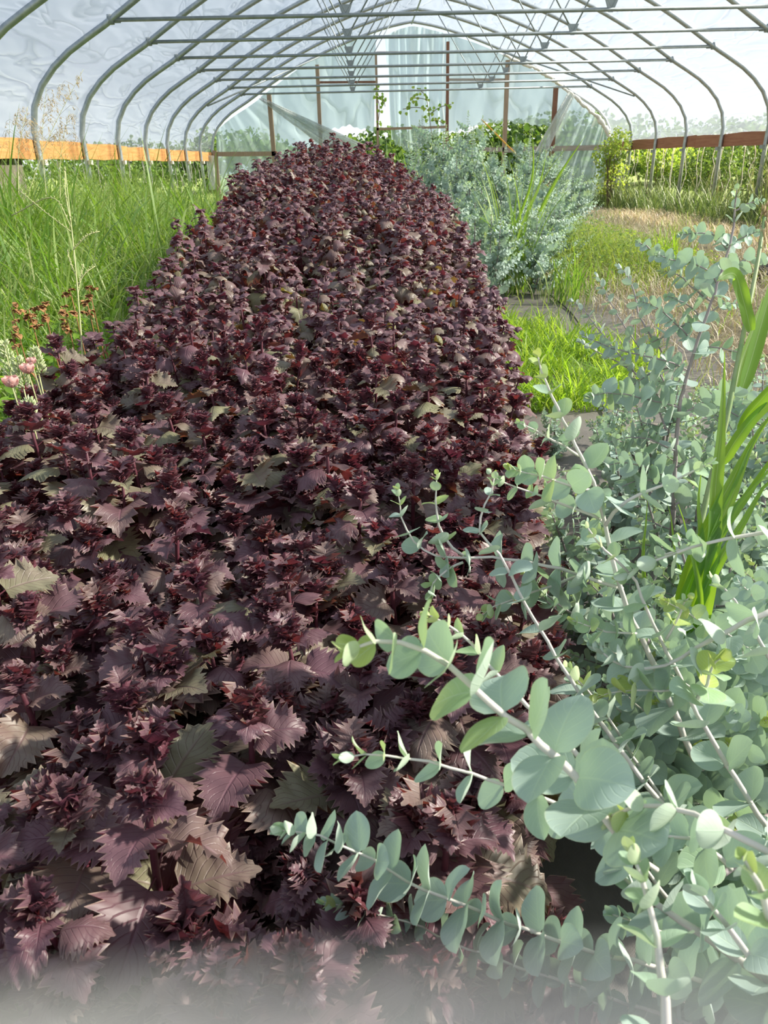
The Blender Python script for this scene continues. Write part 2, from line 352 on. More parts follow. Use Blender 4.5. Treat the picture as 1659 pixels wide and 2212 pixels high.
# ------------------------------------------------------------------ tunnel frame
CX = 1.68
PROF = [(6.25, -1.4), (6.25, .2), (6.24, .62), (6.12, .93), (5.85, 1.24), (4.95, 1.80), (4.0, 2.36), (2.9, 2.88), (1.5, 3.38), (.6, 3.62), (0, 3.72)]
def prof_pts(n=26):
    h = spline([(a, 0, b+1.4) for a, b in PROF[1:]], n); h = np.concatenate([[(6.25, 0, 0.)], h])
    return np.concatenate([h*[-1, 1, 1], h[::-1][1:]])
PR = prof_pts()
def prof_z(dx):
    h = PR[PR[:, 0] >= -1e-6]; o_ = np.argsort(h[:, 0]); return np.interp(abs(dx), h[o_, 0], h[o_, 2])
TZ = 3.2
def make_hoop():
    root = empty('tunnel_hoop', (CX, 0, 0))
    hp = MB().tube(PR, .042, 10).build('hoop_pipe', M_GALV, root)
    tie = MB().tube([(-4.92, 0, TZ), (4.92, 0, TZ)], .025, 8)
    for s_ in (-1, 1):
        tie.box((s_*4.90, 0, TZ), (.16, .03, .07))
    tie.build('cross_tie', M_GALV_D, root)
    for s_ in (-1, 1):
        vb = np.array([s_*1.80, 0, TZ+.02])
        for e_ in ((s_*2.45, 0, prof_z(2.45)-.03), (s_*.58, 0, prof_z(.58)-.03)):
            MB().tube([vb, e_], .013, 6).build('web_brace', M_GALV_D, root)
        g = MB(); V = np.array([(-.09, -.012, .10), (.09, -.012, .10), (.03, -.012, -.05), (-.03, -.012, -.05),
                                (-.09, .012, .10), (.09, .012, .10), (.03, .012, -.05), (-.03, .012, -.05)]) + vb
        g.add(V, np.array([[0, 1, 2, 3], [7, 6, 5, 4], [0, 4, 5, 1], [1, 5, 6, 2], [2, 6, 7, 3], [3, 7, 4, 0]]))
        g.build('gusset_plate', M_GALV_D, root, smooth=False)
        c_ = MB()
        c_.tube([(s_*4.95, 0, TZ-.05), (s_*4.95, 0, TZ+.06)], .048, 8)
        c_.build('tie_clamp', M_GALV_D, root)
        b_ = MB(); b_.box((s_*6.19, 0, 1.50), (.05, .11, .07)); b_.build('board_bracket', M_CREAM if s_ < 0 else M_GALV_D, root, smooth=False)
    return root
hoop = make_hoop()
HY = [7.9+2*i for i in range(10)]
HORD = ['nearest', 'second nearest', 'third nearest', 'fourth nearest', 'fifth nearest', 'fifth farthest', 'fourth farthest', 'third farthest', 'second farthest']
for i, y in enumerate(HY):
    if i == len(HY)-1:      # end hoop: pipe alone, carries the end wall
        o = empty('tunnel_hoop', (CX, y, 0))
        p_ = hoop.children[[c.name.split('.')[0] for c in hoop.children].index('hoop_pipe')].copy(); COL.objects.link(p_); p_.parent = o
        lab = 'galvanised end hoop framing the torn plastic end wall'
    else:
        o = hoop if i == 0 else copy_tree(hoop); o.location = (CX, y, 0)
        lab = 'curved galvanised greenhouse hoop with cross tie, %s of the hoops in view' % HORD[i]
    tag(o, lab, 'greenhouse hoop', 'curved steel hoops of the tunnel')
    if i: pass
def pipe(name, a, b, r, m_, label, cat, group=None):
    c = (np.asarray(a)+np.asarray(b))/2
    return tag(MB().tube([a, b], r, 8).build(name, m_, loc=c), label, cat, group)
pipe('ridge_purlin', (CX, -2, 5.07), (CX, 25.9, 5.07), .022, M_GALV_D, 'straight ridge pipe running along the top of the tunnel', 'pipe')
zb = lambda dx: prof_z(dx)-.06
for s_, nm in ((-1, 'left'), (1, 'right')):
    pipe('wind_brace', (CX+s_*5.55, 21.9, zb(5.55)), (CX+s_*2.7, 25.85, zb(2.7)), .02, M_GALV_D, 'slanting steel brace pipe under the %s slope at the far end' % nm, 'pipe', 'wind braces at the far end')
# plastic skin: sagging a little between the hoops
def film_skin():
    prof = np.array([p for p in PR if p[2] > 1.72]); prof = np.concatenate([[prof[0]*[1, 1, 0]+[-.06, 0, 1.77]], prof[prof[:, 2] > 1.79], [prof[-1]*[1, 1, 0]+[.06, 0, 1.77]]]); n = len(prof)
    ext = prof.copy()
    d = nrm(np.gradient(prof, axis=0)); nor = np.stack([-d[:, 2], 0*d[:, 0], d[:, 0]], -1)
    nor *= np.where((nor*[1, 0, 1] @ np.array([0, 0, 1.]))[:, None] < 0, -1, 1)
    ys = np.arange(-2.1, 25.95, .1); V = []
    for y in ys:
        sag = .055*math.sin(math.pi*(((y-7.9) % 2)/2))
        V.append(ext + nor*(.045 - sag*.8) + [CX, y, 0])
    V = np.array(V)
    # gathers pulled towards the boards
    side = np.clip((3.0-V[..., 2])/1.3, 0, 1)*np.clip((V[..., 2]-1.77)/.2, 0, 1)
    V[..., 0] += side*.035*np.sin(V[..., 1]*9.5+V[..., 2]*4)*np.sin(V[..., 1]*2.7)
    k = len(ys); i = np.arange(k-1)[:, None]*n; j = np.arange(n-1)[None]
    F = np.stack([i+j, i+j+1, i+n+j+1, i+n+j], -1).reshape(-1, 4)
    return MB().add(V.reshape(-1, 3), F)
tag(film_skin().build('ceiling', M_FILM), kind='structure')

# boards along the two sides, plank by plank
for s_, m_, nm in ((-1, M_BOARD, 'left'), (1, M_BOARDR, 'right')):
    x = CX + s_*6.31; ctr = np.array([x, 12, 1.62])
    root = empty('hip_board', ctr, ('orange-brown sunlit timber board along the left side wall' if s_ < 0 else 'shaded red-brown timber board along the right side wall'), 'board')
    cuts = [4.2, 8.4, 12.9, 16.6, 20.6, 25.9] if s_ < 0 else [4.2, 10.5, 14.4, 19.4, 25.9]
    for a, b in zip(cuts[:-1], cuts[1:]):
        j_ = rng.uniform(-.012, .012); pl = MB()
        n_ = 12; ys = np.linspace(a+.006, b-.006, n_)
        zt = 1.795+j_+.01*np.sin(ys*3+s_); zl = 1.545+j_+.008*np.sin(ys*4.1)
        V = np.concatenate([np.stack([np.full(n_, xx), ys, zz], -1) for xx, zz in ((x-.02, zl), (x+.02, zl), (x+.02, zt), (x-.02, zt))])
        q = np.arange(n_-1)
        Fq = np.concatenate([np.stack([c0*n_+q, c0*n_+q+1, c1*n_+q+1, c1*n_+q], -1) for c0, c1 in ((0, 1), (1, 2), (2, 3), (3, 0))])
        Fc = np.array([[0, n_, 2*n_, 3*n_], [4*n_-1, 3*n_-1, 2*n_-1, n_-1]])
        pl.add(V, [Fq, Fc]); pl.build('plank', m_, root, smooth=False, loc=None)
    kids(root, ctr)

# ------------------------------------------------------------------ end wall
EY = 25.9
root = empty('end_wall_frame', (CX, EY, 0), 'bare timber frame of posts and rails closing the far end', 'timber frame')
def post(p0, p1, wd, m_, nm='post'):
    a = P(*p0, EY); b = P(*p1, EY)
    if nm == 'post':
        b = np.array([b[0] + (b[0]-a[0])*0, EY, 0.0]); b[0] = a[0] + 0*(b[0]-a[0])
        b[0] = P(*p1, EY)[0]
    mb_ = MB().beam(a, b, wd, wd, up=(0, 1, 0)); mb_.build(nm, m_, root, smooth=False)
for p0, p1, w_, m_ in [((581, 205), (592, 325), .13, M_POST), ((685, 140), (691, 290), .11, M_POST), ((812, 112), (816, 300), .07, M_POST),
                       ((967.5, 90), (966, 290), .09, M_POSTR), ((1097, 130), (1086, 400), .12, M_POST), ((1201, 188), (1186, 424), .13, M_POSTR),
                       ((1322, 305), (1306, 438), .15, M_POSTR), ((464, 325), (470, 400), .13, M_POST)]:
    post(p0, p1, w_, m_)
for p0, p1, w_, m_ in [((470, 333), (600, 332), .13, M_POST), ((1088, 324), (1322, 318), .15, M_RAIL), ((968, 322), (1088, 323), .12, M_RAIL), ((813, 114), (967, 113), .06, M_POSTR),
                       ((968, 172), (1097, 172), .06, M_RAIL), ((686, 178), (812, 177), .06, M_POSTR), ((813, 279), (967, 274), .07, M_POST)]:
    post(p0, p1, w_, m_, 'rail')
kids(root, (CX, EY, 0))
def sheet(name, top, bot, m_, label, amp=.05, freq=14., nu=60, nv=40, Y=EY+.12, fan=0., kind=None, ragged=0., ph=0.):
    T = spline([P(*q, Y) for q in top], nu); B = spline([P(*q, Y) for q in bot], nu)
    t = np.linspace(0, 1, nv)[:, None, None]; V = T[None]*(1-t) + B[None]*t
    u = np.linspace(0, 1, nu)[None, :]; tt = np.linspace(0, 1, nv)[:, None]
    uu = u**(1+fan)
    wv = np.sin(uu*freq*2*np.pi+ph+1.5*np.sin(tt*3))*(.35+.65*tt)+.5*np.sin(uu*freq*4.3+tt*4+ph)+.3*np.sin(uu*freq*9.7+ph*2)
    V[..., 1] += amp*wv
    if ragged: V[-1, :, 2] += ragged*np.sin(u[0]*57)*np.sin(u[0]*23)
    i = np.arange(nv-1)[:, None]*nu; j = np.arange(nu-1)[None]
    F = np.stack([i+j, i+j+1, i+nu+j+1, i+nu+j], -1).reshape(-1, 4)
    c = V.reshape(-1, 3).mean(0)
    o = MB().add(V.reshape(-1, 3), F).build(name, m_, loc=c)
    return tag(o, label, 'plastic sheet', 'torn plastic sheets of the end wall', kind)
sheet('plastic_sheet', [(467, 283), (500, 255), (535, 232), (560, 214)], [(470, 440), (600, 470), (700, 420), (775, 310)], M_FILM_E,
      'clear plastic sheet filling the left corner of the end wall', .015, 5)
sheet('plastic_sheet', [(558, 213), (562, 212), (566, 211)], [(700, 320), (752, 316), (785, 311)], M_FILM_W,
      'bunched white plastic fold slanting down from the left slope', .05, 5, nu=30, Y=EY-.2)
sheet('plastic_sheet', [(562, 210), (640, 152), (700, 110), (812, 75)], [(606, 238), (690, 284), (752, 272), (808, 286)], M_FILM_E,
      'large plastic sheet left of the door opening with arched lower edge', .015, 4, ragged=.05)
sheet('plastic_sheet', [(832, 78), (866, 62), (893, 57), (930, 64), (967, 74)], [(846, 302), (872, 322), (900, 326), (930, 300), (966, 282)], M_FILM_E,
      'plastic sheet hanging in long vertical folds beside the door gap', .05, 6, ragged=.06, ph=1.)
sheet('plastic_sheet', [(967, 74), (1040, 98), (1100, 125), (1180, 165), (1228, 198)], [(968, 287), (1040, 268), (1090, 264), (1140, 268), (1196, 274)], M_FILM_E,
      'wide plastic sheet right of the centre with scalloped lower edge', .015, 4, ragged=.05, ph=2.)
sheet('plastic_sheet', [(1232, 200), (1262, 222), (1292, 252), (1318, 284)], [(1120, 420), (1180, 440), (1240, 442), (1306, 438)], M_FILM_E,
      'tall plastic flap at the right corner pinned to the roof edge', .05, 5, fan=.3, ph=.5)
sheet('plastic_sheet', [(1228, 198), (1234, 202), (1242, 207)], [(1096, 436), (1108, 438), (1128, 440)], M_FILM_W,
      'gathered white edge of the right hand plastic flap', .05, 3, nu=24, Y=EY-.3)
sheet('side_curtain', [(444, 336), (452, 336), (462, 336)], [(452, 410), (460, 410), (468, 410)], M_FILM_W,
      'white rolled plastic strip hanging at the far left corner', .04, 3, nu=24, Y=EY-.6)
sheet('side_curtain', [(1322, 322), (1332, 322), (1344, 322)], [(1318, 434), (1330, 436), (1342, 434)], M_FILM_W,
      'white crumpled plastic strip hanging at the far right corner', .07, 3, nu=24, Y=EY-.5, ph=2)
# cream strap of bunched film clipped along the right slope of the end hoop
pts = [P(*q, EY-.15) for q in [(1090, 118), (1130, 138), (1162, 152), (1196, 175), (1232, 202), (1262, 228), (1292, 256), (1308, 276), (1319, 300)]]
rr = [.03, .05, .04, .06, .04, .06, .05, .09, .05]
pp = spline(pts, 60); pp += rng.normal(0, .02, pp.shape)
tag(MB().tube(pp, np.interp(np.linspace(0, 1, 60), np.linspace(0, 1, 9), rr)*rng.uniform(.7, 1.2, 60), 7).build('film_edge_roll', M_CREAM, loc=pp.mean(0)*0), 'lumpy cream roll of film clipped along the right end slope', 'plastic roll')
pipe('leaning_pole', P(1040, 258, 25.2), P(1040, 258, 25.2)+(P(1150, 368, 24.0)-P(1040, 258, 25.2))*2.35, .02, M_ORANGE, 'orange pole leaning outwards behind the grey rail', 'pole')

# hanging strings under the boards
def string(p0, L_, m_, r, label, group):
    k = 7; t = np.linspace(0, 1, k)[:, None]
    pts = np.asarray(p0) + t*np.array([0, 0, -L_]) + np.concatenate([np.zeros((1, 3)), rng.normal(0, .025, (k-1, 3))])
    tag(MB().tube(pts, r, 5).build('hanging_string', m_, loc=pts[0]), label, 'string', group)
for i in range(34):
    y = 9.5+i*.47+rng.uniform(-.15, .15)
    string((CX+6.4+rng.uniform(-.05, .25), y, 1.56), rng.uniform(.8, 1.5), M_WIRE, .008, 'pale limp string hanging below the red-brown right side board', 'strings below the right board')
for i in range(30):
    y = 8.2+i*.58+rng.uniform(-.15, .15)
    string((CX-6.4-rng.uniform(0, .2), y, 1.56), rng.uniform(.7, 1.3), M_WIRE, .009, 'pale limp string hanging below the orange left side board', 'strings below the left board')

# ------------------------------------------------------------------ leaf templates: base at the origin, along +Y, face +Z
def leaf_tpl(width, rows, cols=4, teeth=0., cup=0., fold=0., ruffle=0., rk=6., droop=0., ph=0., round_=False, cord=0., tipx=0.):
    v = np.linspace(0, 1, rows); u = np.linspace(-1, 1, cols+1)
    wd = width(v)
    U, Vv = np.meshgrid(u, v); Wd = np.broadcast_to(wd[:, None], U.shape)
    au = np.abs(U)
    X = U*Wd; Y = Vv.copy()
    edge = au > .99
    if teeth:
        alt = (np.arange(rows) % 2)[:, None]
        amt = teeth*np.sin(np.pi*np.clip(Vv, 0, 1))**.5
        X = np.where(edge, X*(1+np.where(alt, .10, -.22)*amt*2.2), X)
        Y = np.where(edge, Y + np.where(alt, .050, -.004)*amt*1.6, Y)
    Y = Y - cord*au*Wd*(1-Vv)**3*2
    Z = fold*au*Wd + ruffle*np.sin(Vv*rk*2*np.pi + ph + np.sign(U)*1.1)*au**2*np.sin(np.pi*np.clip(Vv+.05, 0, 1))
    Z = Z + cup*(au**2)*Wd
    # droop: bend along the length
    if abs(droop) > 1e-4:
        a = droop*Y; r = 1/droop
        Y2 = np.sin(a)*r; Z2 = (np.cos(a)-1)*r
        Y = Y2 + Z*np.sin(a); Z = Z2 + Z*np.cos(a)
    X = X + tipx*Vv**2
    V = np.stack([X, Y, Z], -1).reshape(-1, 3)
    n = cols+1; i = np.arange(rows-1)[:, None]*n; j = np.arange(n-1)[None]
    F = np.stack([i+j, i+j+1, i+n+j+1, i+n+j], -1).reshape(-1, 4)
    A = np.stack([U.ravel(), Vv.ravel(), np.zeros(U.size)], -1)
    return V, F, A
w_ovate = lambda v: .47*np.clip(np.sin(np.pi*np.clip(v, 0, 1)**.70), 0, 1)**.85*(1-.25*v) + .004
w_shiso = lambda v: .50*np.interp(v, [0, .04, .15, .3, .45, .6, .75, .88, 1], [.02, .42, .82, 1., .93, .74, .46, .20, .01])
w_round = lambda v: .50*np.sqrt(np.clip(1-(2*np.clip(v, 0, 1)-1)**2, 0, 1))**.92 + .004
w_euc = lambda v: .50*np.clip(np.sin(np.pi*np.clip(v, 0, 1)**.88), 0, 1)**.62 + .004
w_lance = lambda v: .16*np.sin(np.pi*np.clip(v, 0, 1)**.8)**.9 + .004

def place(mb, tpl, O, Yd, Zd, S, age, mat=0, wx=None):
    """Copies of one leaf template: origins, directions, faces, sizes."""
    V, F, A = tpl; O = np.atleast_2d(O); n = len(O)
    Yd = nrm(np.atleast_2d(Yd)); X = nrm(np.cross(Yd, np.atleast_2d(Zd))); Zd = np.cross(X, Yd)
    S = np.broadcast_to(S, (n,)); wx = np.broadcast_to(1. if wx is None else wx, (n,))
    out = O[:, None] + S[:, None, None]*(V[None, :, 0, None]*X[:, None]*wx[:, None, None] + V[None, :, 1, None]*Yd[:, None] + V[None, :, 2, None]*Zd[:, None])
    k = len(V); FF = (F[None] + (np.arange(n)*k)[:, None, None]).reshape(-1, F.shape[1])
    AA = np.repeat(A[None], n, 0); AA[..., 2] = np.broadcast_to(age, (n,))[:, None]
    mb.add(out.reshape(-1, 3), FF, AA.reshape(-1, 3), mat)
class Bag:                      # gathers leaves per template, then places them in one go
    def __init__(s, tpls): s.t = tpls; s.d = [[] for _ in tpls]
    def put(s, k, o, y, z, sz, age, wx=1.): s.d[k % len(s.t)].append((*o, *y, *z, sz, age, wx))
    def flush(s, mb, mat=0):
        for t, d in zip(s.t, s.d):
            if d:
                a = np.array(d); place(mb, t, a[:, 0:3], a[:, 3:6], a[:, 6:9], a[:, 9], a[:, 10], mat, a[:, 11])

# ------------------------------------------------------------------ shiso
PT_HI = [leaf_tpl(w_shiso, 25, 4, teeth=.5, fold=f_, ruffle=r_, rk=k_, droop=d_, ph=p_, cup=c_, cord=.25, tipx=x_) for f_, r_, k_, d_, p_, c_, x_ in
         [(.25, .05, 3., .7, 0, 0, 0), (.45, .07, 2.3, 1.0, 1, -.1, .1), (-.1, .08, 2.6, 1.4, 2, -.3, -.1), (.1, .06, 3.6, .3, 3, .2, .05), (.6, .09, 3.1, 1.2, 4, -.2, 0), (-.3, .07, 2.2, .9, 5, -.2, .12), (.2, .10, 4., 1.8, .5, -.4, -.08)]]
PT_LO = [leaf_tpl(w_shiso, 13, 4, teeth=.6, fold=f_, ruffle=r_, rk=k_, droop=d_, ph=p_, cup=c_, cord=.25) for f_, r_, k_, d_, p_, c_ in
         [(.4, .09, 1.6, 1.2, 0, -.3), (-.3, .10, 1.9, 1.7, 1, -.4), (.1, .12, 1.4, 1.0, 2, -.6), (-.5, .10, 1.7, 2.2, 3, -.4), (.6, .10, 1.5, 1.5, 4, -.5)]]
PT_TIP = [leaf_tpl(w_shiso, 17, 2, teeth=1.0, fold=f_, ruffle=.13, rk=2.2, droop=d_, ph=p_) for f_, d_, p_ in [(.7, .2, 0), (.5, .9, 2), (.9, -.4, 4)]]
def shiso(height, near, seed, edge=False):
    r = np.random.default_rng(seed)
    root = empty('shiso_plant', (0, 0, 0))
    stem = MB(); young = Bag(PT_TIP if near else PT_LO); mid = Bag(PT_HI if near else PT_LO); old = Bag(PT_HI if near else PT_LO)
    nh = 6 if near else 5
    spread = .125 if near else .15
    heads = []
    for h in range(nh):
        a = h*2.399+r.uniform(0, .6); rad = 0 if h == 0 else spread*math.sqrt((h)/(nh-1.))*r.uniform(.75, 1.15)
        heads.append(np.array([rad*math.cos(a), rad*math.sin(a), height - (0 if h == 0 else r.uniform(.01, .15)) - rad*.25]))
    top0 = heads[0]
    main = spline([(0, 0, 0), (r.uniform(-.02, .02), r.uniform(-.02, .02), height*.5), top0-[0, 0, .01]], 9)
    stem.tube(main, np.linspace(.008, .0035, 9), 6)
    for h, tp in enumerate(heads):
        if h:
            zb_ = max(height-.42-.05*h, .12*height); b0 = np.array([np.interp(zb_, main[:, 2], main[:, 0]), np.interp(zb_, main[:, 2], main[:, 1]), zb_])
            ax = spline([b0, (b0*.45+tp*.55)*[1.15, 1.15, .97], tp-[0, 0, .01]], 8); stem.tube(ax, np.linspace(.005, .003, 8), 5)
        else: ax = main
        vig = r.uniform(.85, 1.15)
        az0 = r.uniform(0, 6.28)
        # crown of small crinkled leaves
        for k in range(9 if near else 5):
            a = az0+k*2.4; el = r.uniform(.5, 1.25)
            d = np.array([math.cos(a)*math.cos(el), math.sin(a)*math.cos(el), math.sin(el)])
            zz = np.array([-math.cos(a)*math.sin(el), -math.sin(a)*math.sin(el), math.cos(el)])
            young.put(r.integers(9), tp+r.normal(0, .004, 3)-[0, 0, .006*k*.5], d, zz, r.uniform(.026, .048)*vig*(1 if near else 1.3), r.uniform(.0, .34))
        # decussate pairs going down the axis
        t_len = .012; nn = (8 if near else 7)
        for k in range(nn):
            t_len += (.016 + .007*k)
            pz = tp[2]-t_len
            if pz < .05: break
            base = np.array([np.interp(pz, ax[:, 2], ax[:, 0]), np.interp(pz, ax[:, 2], ax[:, 1]), pz]) if pz > ax[0, 2] else None
            if base is None: break
            for s_ in (0, math.pi):
                if r.random() < (.02 if k < 4 else .25): continue
                a = az0+k*math.pi/2+s_+r.normal(0, .25)
                el = np.interp(k, [0, 2, 4, 7], [.75, .25, -.15, -.5]) + r.normal(0, .22)
                if not near: el -= .25
                pl = np.interp(k, [0, 3, 7], [.006, .025, .045])*vig
                rad = np.array([math.cos(a), math.sin(a), 0]); upv = np.array([0, 0, 1.])
                pd = rad*math.cos(el+.35)+upv*math.sin(el+.35)
                pe = base+pd*pl
                stem.tube([base, pe], [.0016, .0012], 4, caps=False)
                d = rad*math.cos(el)+upv*math.sin(el)
                zz = -rad*math.sin(el)+upv*math.cos(el)+r.normal(0, .22, 3)
                sz = np.interp(k, [0, 1, 2, 3, 5, 7], [.044, .062, .080, .096, .108, .10])*vig*r.uniform(.85, 1.12)
                age = np.clip(np.interp(k, [0, 3, 5, 7], [.10, .42, .72, .90])+r.normal(0, .20), 0, 1)
                (mid if k < 5 else old).put(r.integers(99), pe, d, zz, sz, age, r.uniform(.95, 1.2))
    if height > .72 or edge:        # leaves lower on the stem
        for q in range(int(26*height)):
            a = r.uniform(0, 6.28); rr_ = r.uniform(.02, .17); pz = r.uniform(.1, max(height-.3, .2))
            rad = np.array([math.cos(a), math.sin(a), 0]); el = r.uniform(-.9, .1)
            old.put(r.integers(99), np.array([0, 0, pz])+rad*rr_, rad*math.cos(el)+np.array([0, 0, math.sin(el)]), -rad*math.sin(el)+np.array([0, 0, math.cos(el)])+r.normal(0, .25, 3), r.uniform(.06, .095), r.uniform(.2, .75))
    stem.build('stem', M_PSTEM, root)
    b = MB(); mid.flush(b); b.build('upper_leaves', M_PER, root)
    b = MB(); old.flush(b)
    if b.n: b.build('lower_leaves', M_PER, root)
    b = MB(); young.flush(b); b.build('crown_leaves', M_PER, root)
    return root
HN = [.50, .56, .64]; HFAR = [.66, .8, .95, 1.1, 1.25, 1.4, 1.55, 1.7]
PRO_N = {(h, k): shiso(h, True, 100+int(h*100)+k*7, True) for h in HN for k in range(3)}
PRO_F = {(h, k): shiso(h, False, 300+int(h*100)+k*7) for h in HFAR for k in range(2)}
used = set()
def xl(y): return np.interp(y, [.2, 1., 2.3, 9, 10.6], [-1.05, -1.22, -1.22, -1.12, -.75])
def xr(y): return np.interp(y, [.2, .45, .7, 1.5, 3, 4, 6, 9, 10.6], [-.25, -.02, .16, .36, .58, .72, .80, .74, .35])
def ztop(x, y):
    zc = np.interp(y, [.3, 1.2, 2.3, 3.8, 5, 7, 9, 10.6], [-.73, -.70, -.64, -.50, -.30, -.02, .15, .27])+1.4
    t = (x-xl(y))/(xr(y)-xl(y))
    return zc - .10*np.clip((.18-t)/.18, 0, 1)**1.5 - np.interp(y, [1, 4, 9], [.05, .30, .42])*np.clip((t-.66)/.34, 0, 1)**1.6
spots = []
y = .30; row = 0
while y < 10.5:
    s_ = np.interp(y, [.3, 2.5, 4, 10.5], [.185, .205, .27, .33])
    x0, x1 = xl(y)+.10, xr(y)-.08
    nx = max(2, int(round((x1-x0)/s_))+1)
    for i, x in enumerate(np.linspace(x0, x1, nx)):
        spots.append((x + (s_*.5 if row % 2 and i < nx-1 else 0)*.8 + rng.normal(0, .025), y+rng.normal(0, .03), row, i, nx))
    y += s_*.92; row += 1
# drop plants whose heads would all fall outside the frame
def inframe(x, y, z, mpx=130):
    d = np.array([x, y, z-1.4]); f_ = d@CF
    if f_ <= .1: return False
    px = W/2+FPX*(d@CR)/f_; py = H/2-FPX*(d@CU)/f_
    return -mpx < px < W+mpx and -mpx < py < H+mpx
spots = [s for s in spots if inframe(s[0], s[1], ztop(s[0], s[1]))]
ZONES = [(1.0, 'purple shiso plant with crinkled leaves in the front rows nearest the camera'),
         (2.2, 'dusty purple and olive shiso plant in the near part of the bed'),
         (4.2, 'purple shiso plant with drooping leaves in the middle of the bed'),
         (7.2, 'maroon shiso plant in the rising far half of the bed'),
         (99, 'dark maroon shiso plant on the far crest of the bed')]
print('shiso plants', len(spots))
for (x, y, row, i, nx) in spots:
    ht = float(ztop(x, y)) + rng.normal(0, .04)
    near = y < 3.0
    pro = PRO_N if near else PRO_F; hs = HN if near else HFAR
    sc_ = float(np.interp(y, [.5, 2., 3., 5.], [1.26, 1.18, 1.08, 1.05])); h0 = min(hs, key=lambda h: abs(h-ht/sc_)); k = int(rng.integers(3 if near else 2))
    src = pro[(h0, k)]
    if (near, h0, k) in used: o = copy_tree(src)
    else: o = src; used.add((near, h0, k))
    o.location = (x, y, 0); o.rotation_euler = (rng.normal(0, .04), rng.normal(0, .04), rng.uniform(0, 6.28)); o.scale = (sc_, sc_, ht/h0)
    zi = next(q for q, (yy, _) in enumerate(ZONES) if y < yy)
    sd = 'left' if i == 0 else 'right' if i == nx-1 else ''
    lab = ZONES[zi][1]; grp = 'shiso plants, zone %s' % ['frontmost', 'near', 'middle', 'far half', 'far crest'][zi]
    if sd:
        lab = {0: 'purple shiso plant on the %s edge of the bed at its front', 1: 'dusty purple shiso plant on the %s edge of the near bed',
               2: 'purple shiso plant on the %s edge of the bed halfway along', 3: 'maroon shiso plant on the %s edge of the rising far half',
               4: 'dark maroon shiso plant on the %s shoulder of the far crest'}[zi] % sd
        grp += ', %s edge' % sd
    tag(o, lab, 'plant', grp)
for key, src in [((True,)+k, v) for k, v in PRO_N.items()] + [((False,)+k, v) for k, v in PRO_F.items()]:
    if key not in used:
        for c in list(src.children): bpy.data.objects.remove(c)
        bpy.data.objects.remove(src)

# ------------------------------------------------------------------ eucalyptus
ET = [leaf_tpl(w_euc, 13, 6, cup=c_, fold=f_, ruffle=r_, rk=k_, droop=d_, ph=p_, cord=.12) for c_, f_, r_, k_, d_, p_ in
      [(.20, .05, .02, 1.2, .25, 0), (-.1, .15, .035, 1., .5, 1), (.35, 0, .02, 1.4, -.35, 2), (.1, .1, .06, .8, .8, 3), (.25, -.05, .045, 1.1, .1, 4.4), (-.2, .3, .03, .9, -.2, 5)]]
ET_LO = [leaf_tpl(lambda v: w_euc(v)*1.15, 6, 2, cup=c_, fold=f_, droop=d_) for c_, f_, d_ in [(.2, .1, .3), (0, .3, .6), (.3, 0, -.3)]]
def euc_branch(root, pts, lsz, gap, seed, stem_m=None, r0=.0045, tip=6, age_tip=.13, lo=False, name='branch', wx=(.85, 1.05), agej=.08, spl=None):
    """A leafy shoot from its tip (first point) to its base; lsz = leaf size at tip, middle, base."""
    r = np.random.default_rng(seed); pts = np.asarray(pts, float)
    L_ = np.linalg.norm(np.diff(pts, axis=0), axis=1).sum()
    n = max(8, int(L_/.02)) if not lo else max(4, int(L_/.08)); c = spline(pts, n)
    if not lo: c[1:-1] += r.normal(0, .0008, c[1:-1].shape)
    t = np.linspace(0, 1, n)
    sm = MB().tube(c, np.interp(t, [0, .1, 1], [r0*.22, r0*.4, r0]), 7 if not lo else 4)
    br = sm.build(name, stem_m or M_EUCSTEM, root)
    tg = nrm(np.gradient(c, axis=0)); d = np.concatenate([[0], np.cumsum(np.linalg.norm(np.diff(c, axis=0), axis=1))])
    bag = Bag(ET_LO if lo else ET); s = .002; k = 0; az = r.uniform(0, 3.14)
    while s < d[-1]*.985:
        f_ = s/d[-1]; p = np.array([np.interp(s, d, c[:, q]) for q in range(3)]); tv = nrm(np.array([np.interp(s, d, tg[:, q]) for q in range(3)]))
        fwd = -tv                                              # growing direction
        a0 = nrm(np.cross(fwd, [0.13, .3, 1.])); b0 = np.cross(fwd, a0)
        sz = np.interp(k, [0, 2, 5, 9, 15], [.28, .45, .75, .92, 1.])*np.interp(f_, [0, .5, 1], lsz)
        opn = np.interp(k, [0, 1, 3, 6], [.25, .5, 1.0, 1.25])
        for sd in (0, math.pi):
            a = az+sd+r.normal(0, .22)
            out_ = a0*math.cos(a)+b0*math.sin(a)
            op = opn+r.normal(0, .16)
            yd = out_*math.sin(op)+fwd*math.cos(op); zd = -out_*math.cos(op)+fwd*math.sin(op)
            zd = zd + r.normal(0, .18, 3)
            age = np.clip(np.interp(k, [0, 3, 7, 12], [age_tip, age_tip+.12, .42, .75])+r.normal(0, agej), 0, 1)
            bag.put(r.integers(99), p+out_*r0*.4, yd, zd, sz*r.uniform(.88, 1.1), age, r.uniform(*wx))
        az += math.pi/2+r.normal(0, .18)
        s += gap*np.interp(k, [0, 2, 5, 9], [.22, .45, .8, 1.])*r.uniform(.85, 1.15); k += 1
    lm = MB(); bag.flush(lm); lm.build('leaves', M_EUC, br)
    return br, c
def rootof(name, base, label, group='eucalyptus shrubs'):
    return empty(name, base, label, 'shrub', group)
def path(pp, dd):
    dd = np.broadcast_to(dd, (len(pp),)) if np.ndim(dd) == 0 else np.interp(np.linspace(0, 1, len(pp)), np.linspace(0, 1, len(dd)), dd)
    return [D(x, y, z) for (x, y), z in zip(pp, dd)]

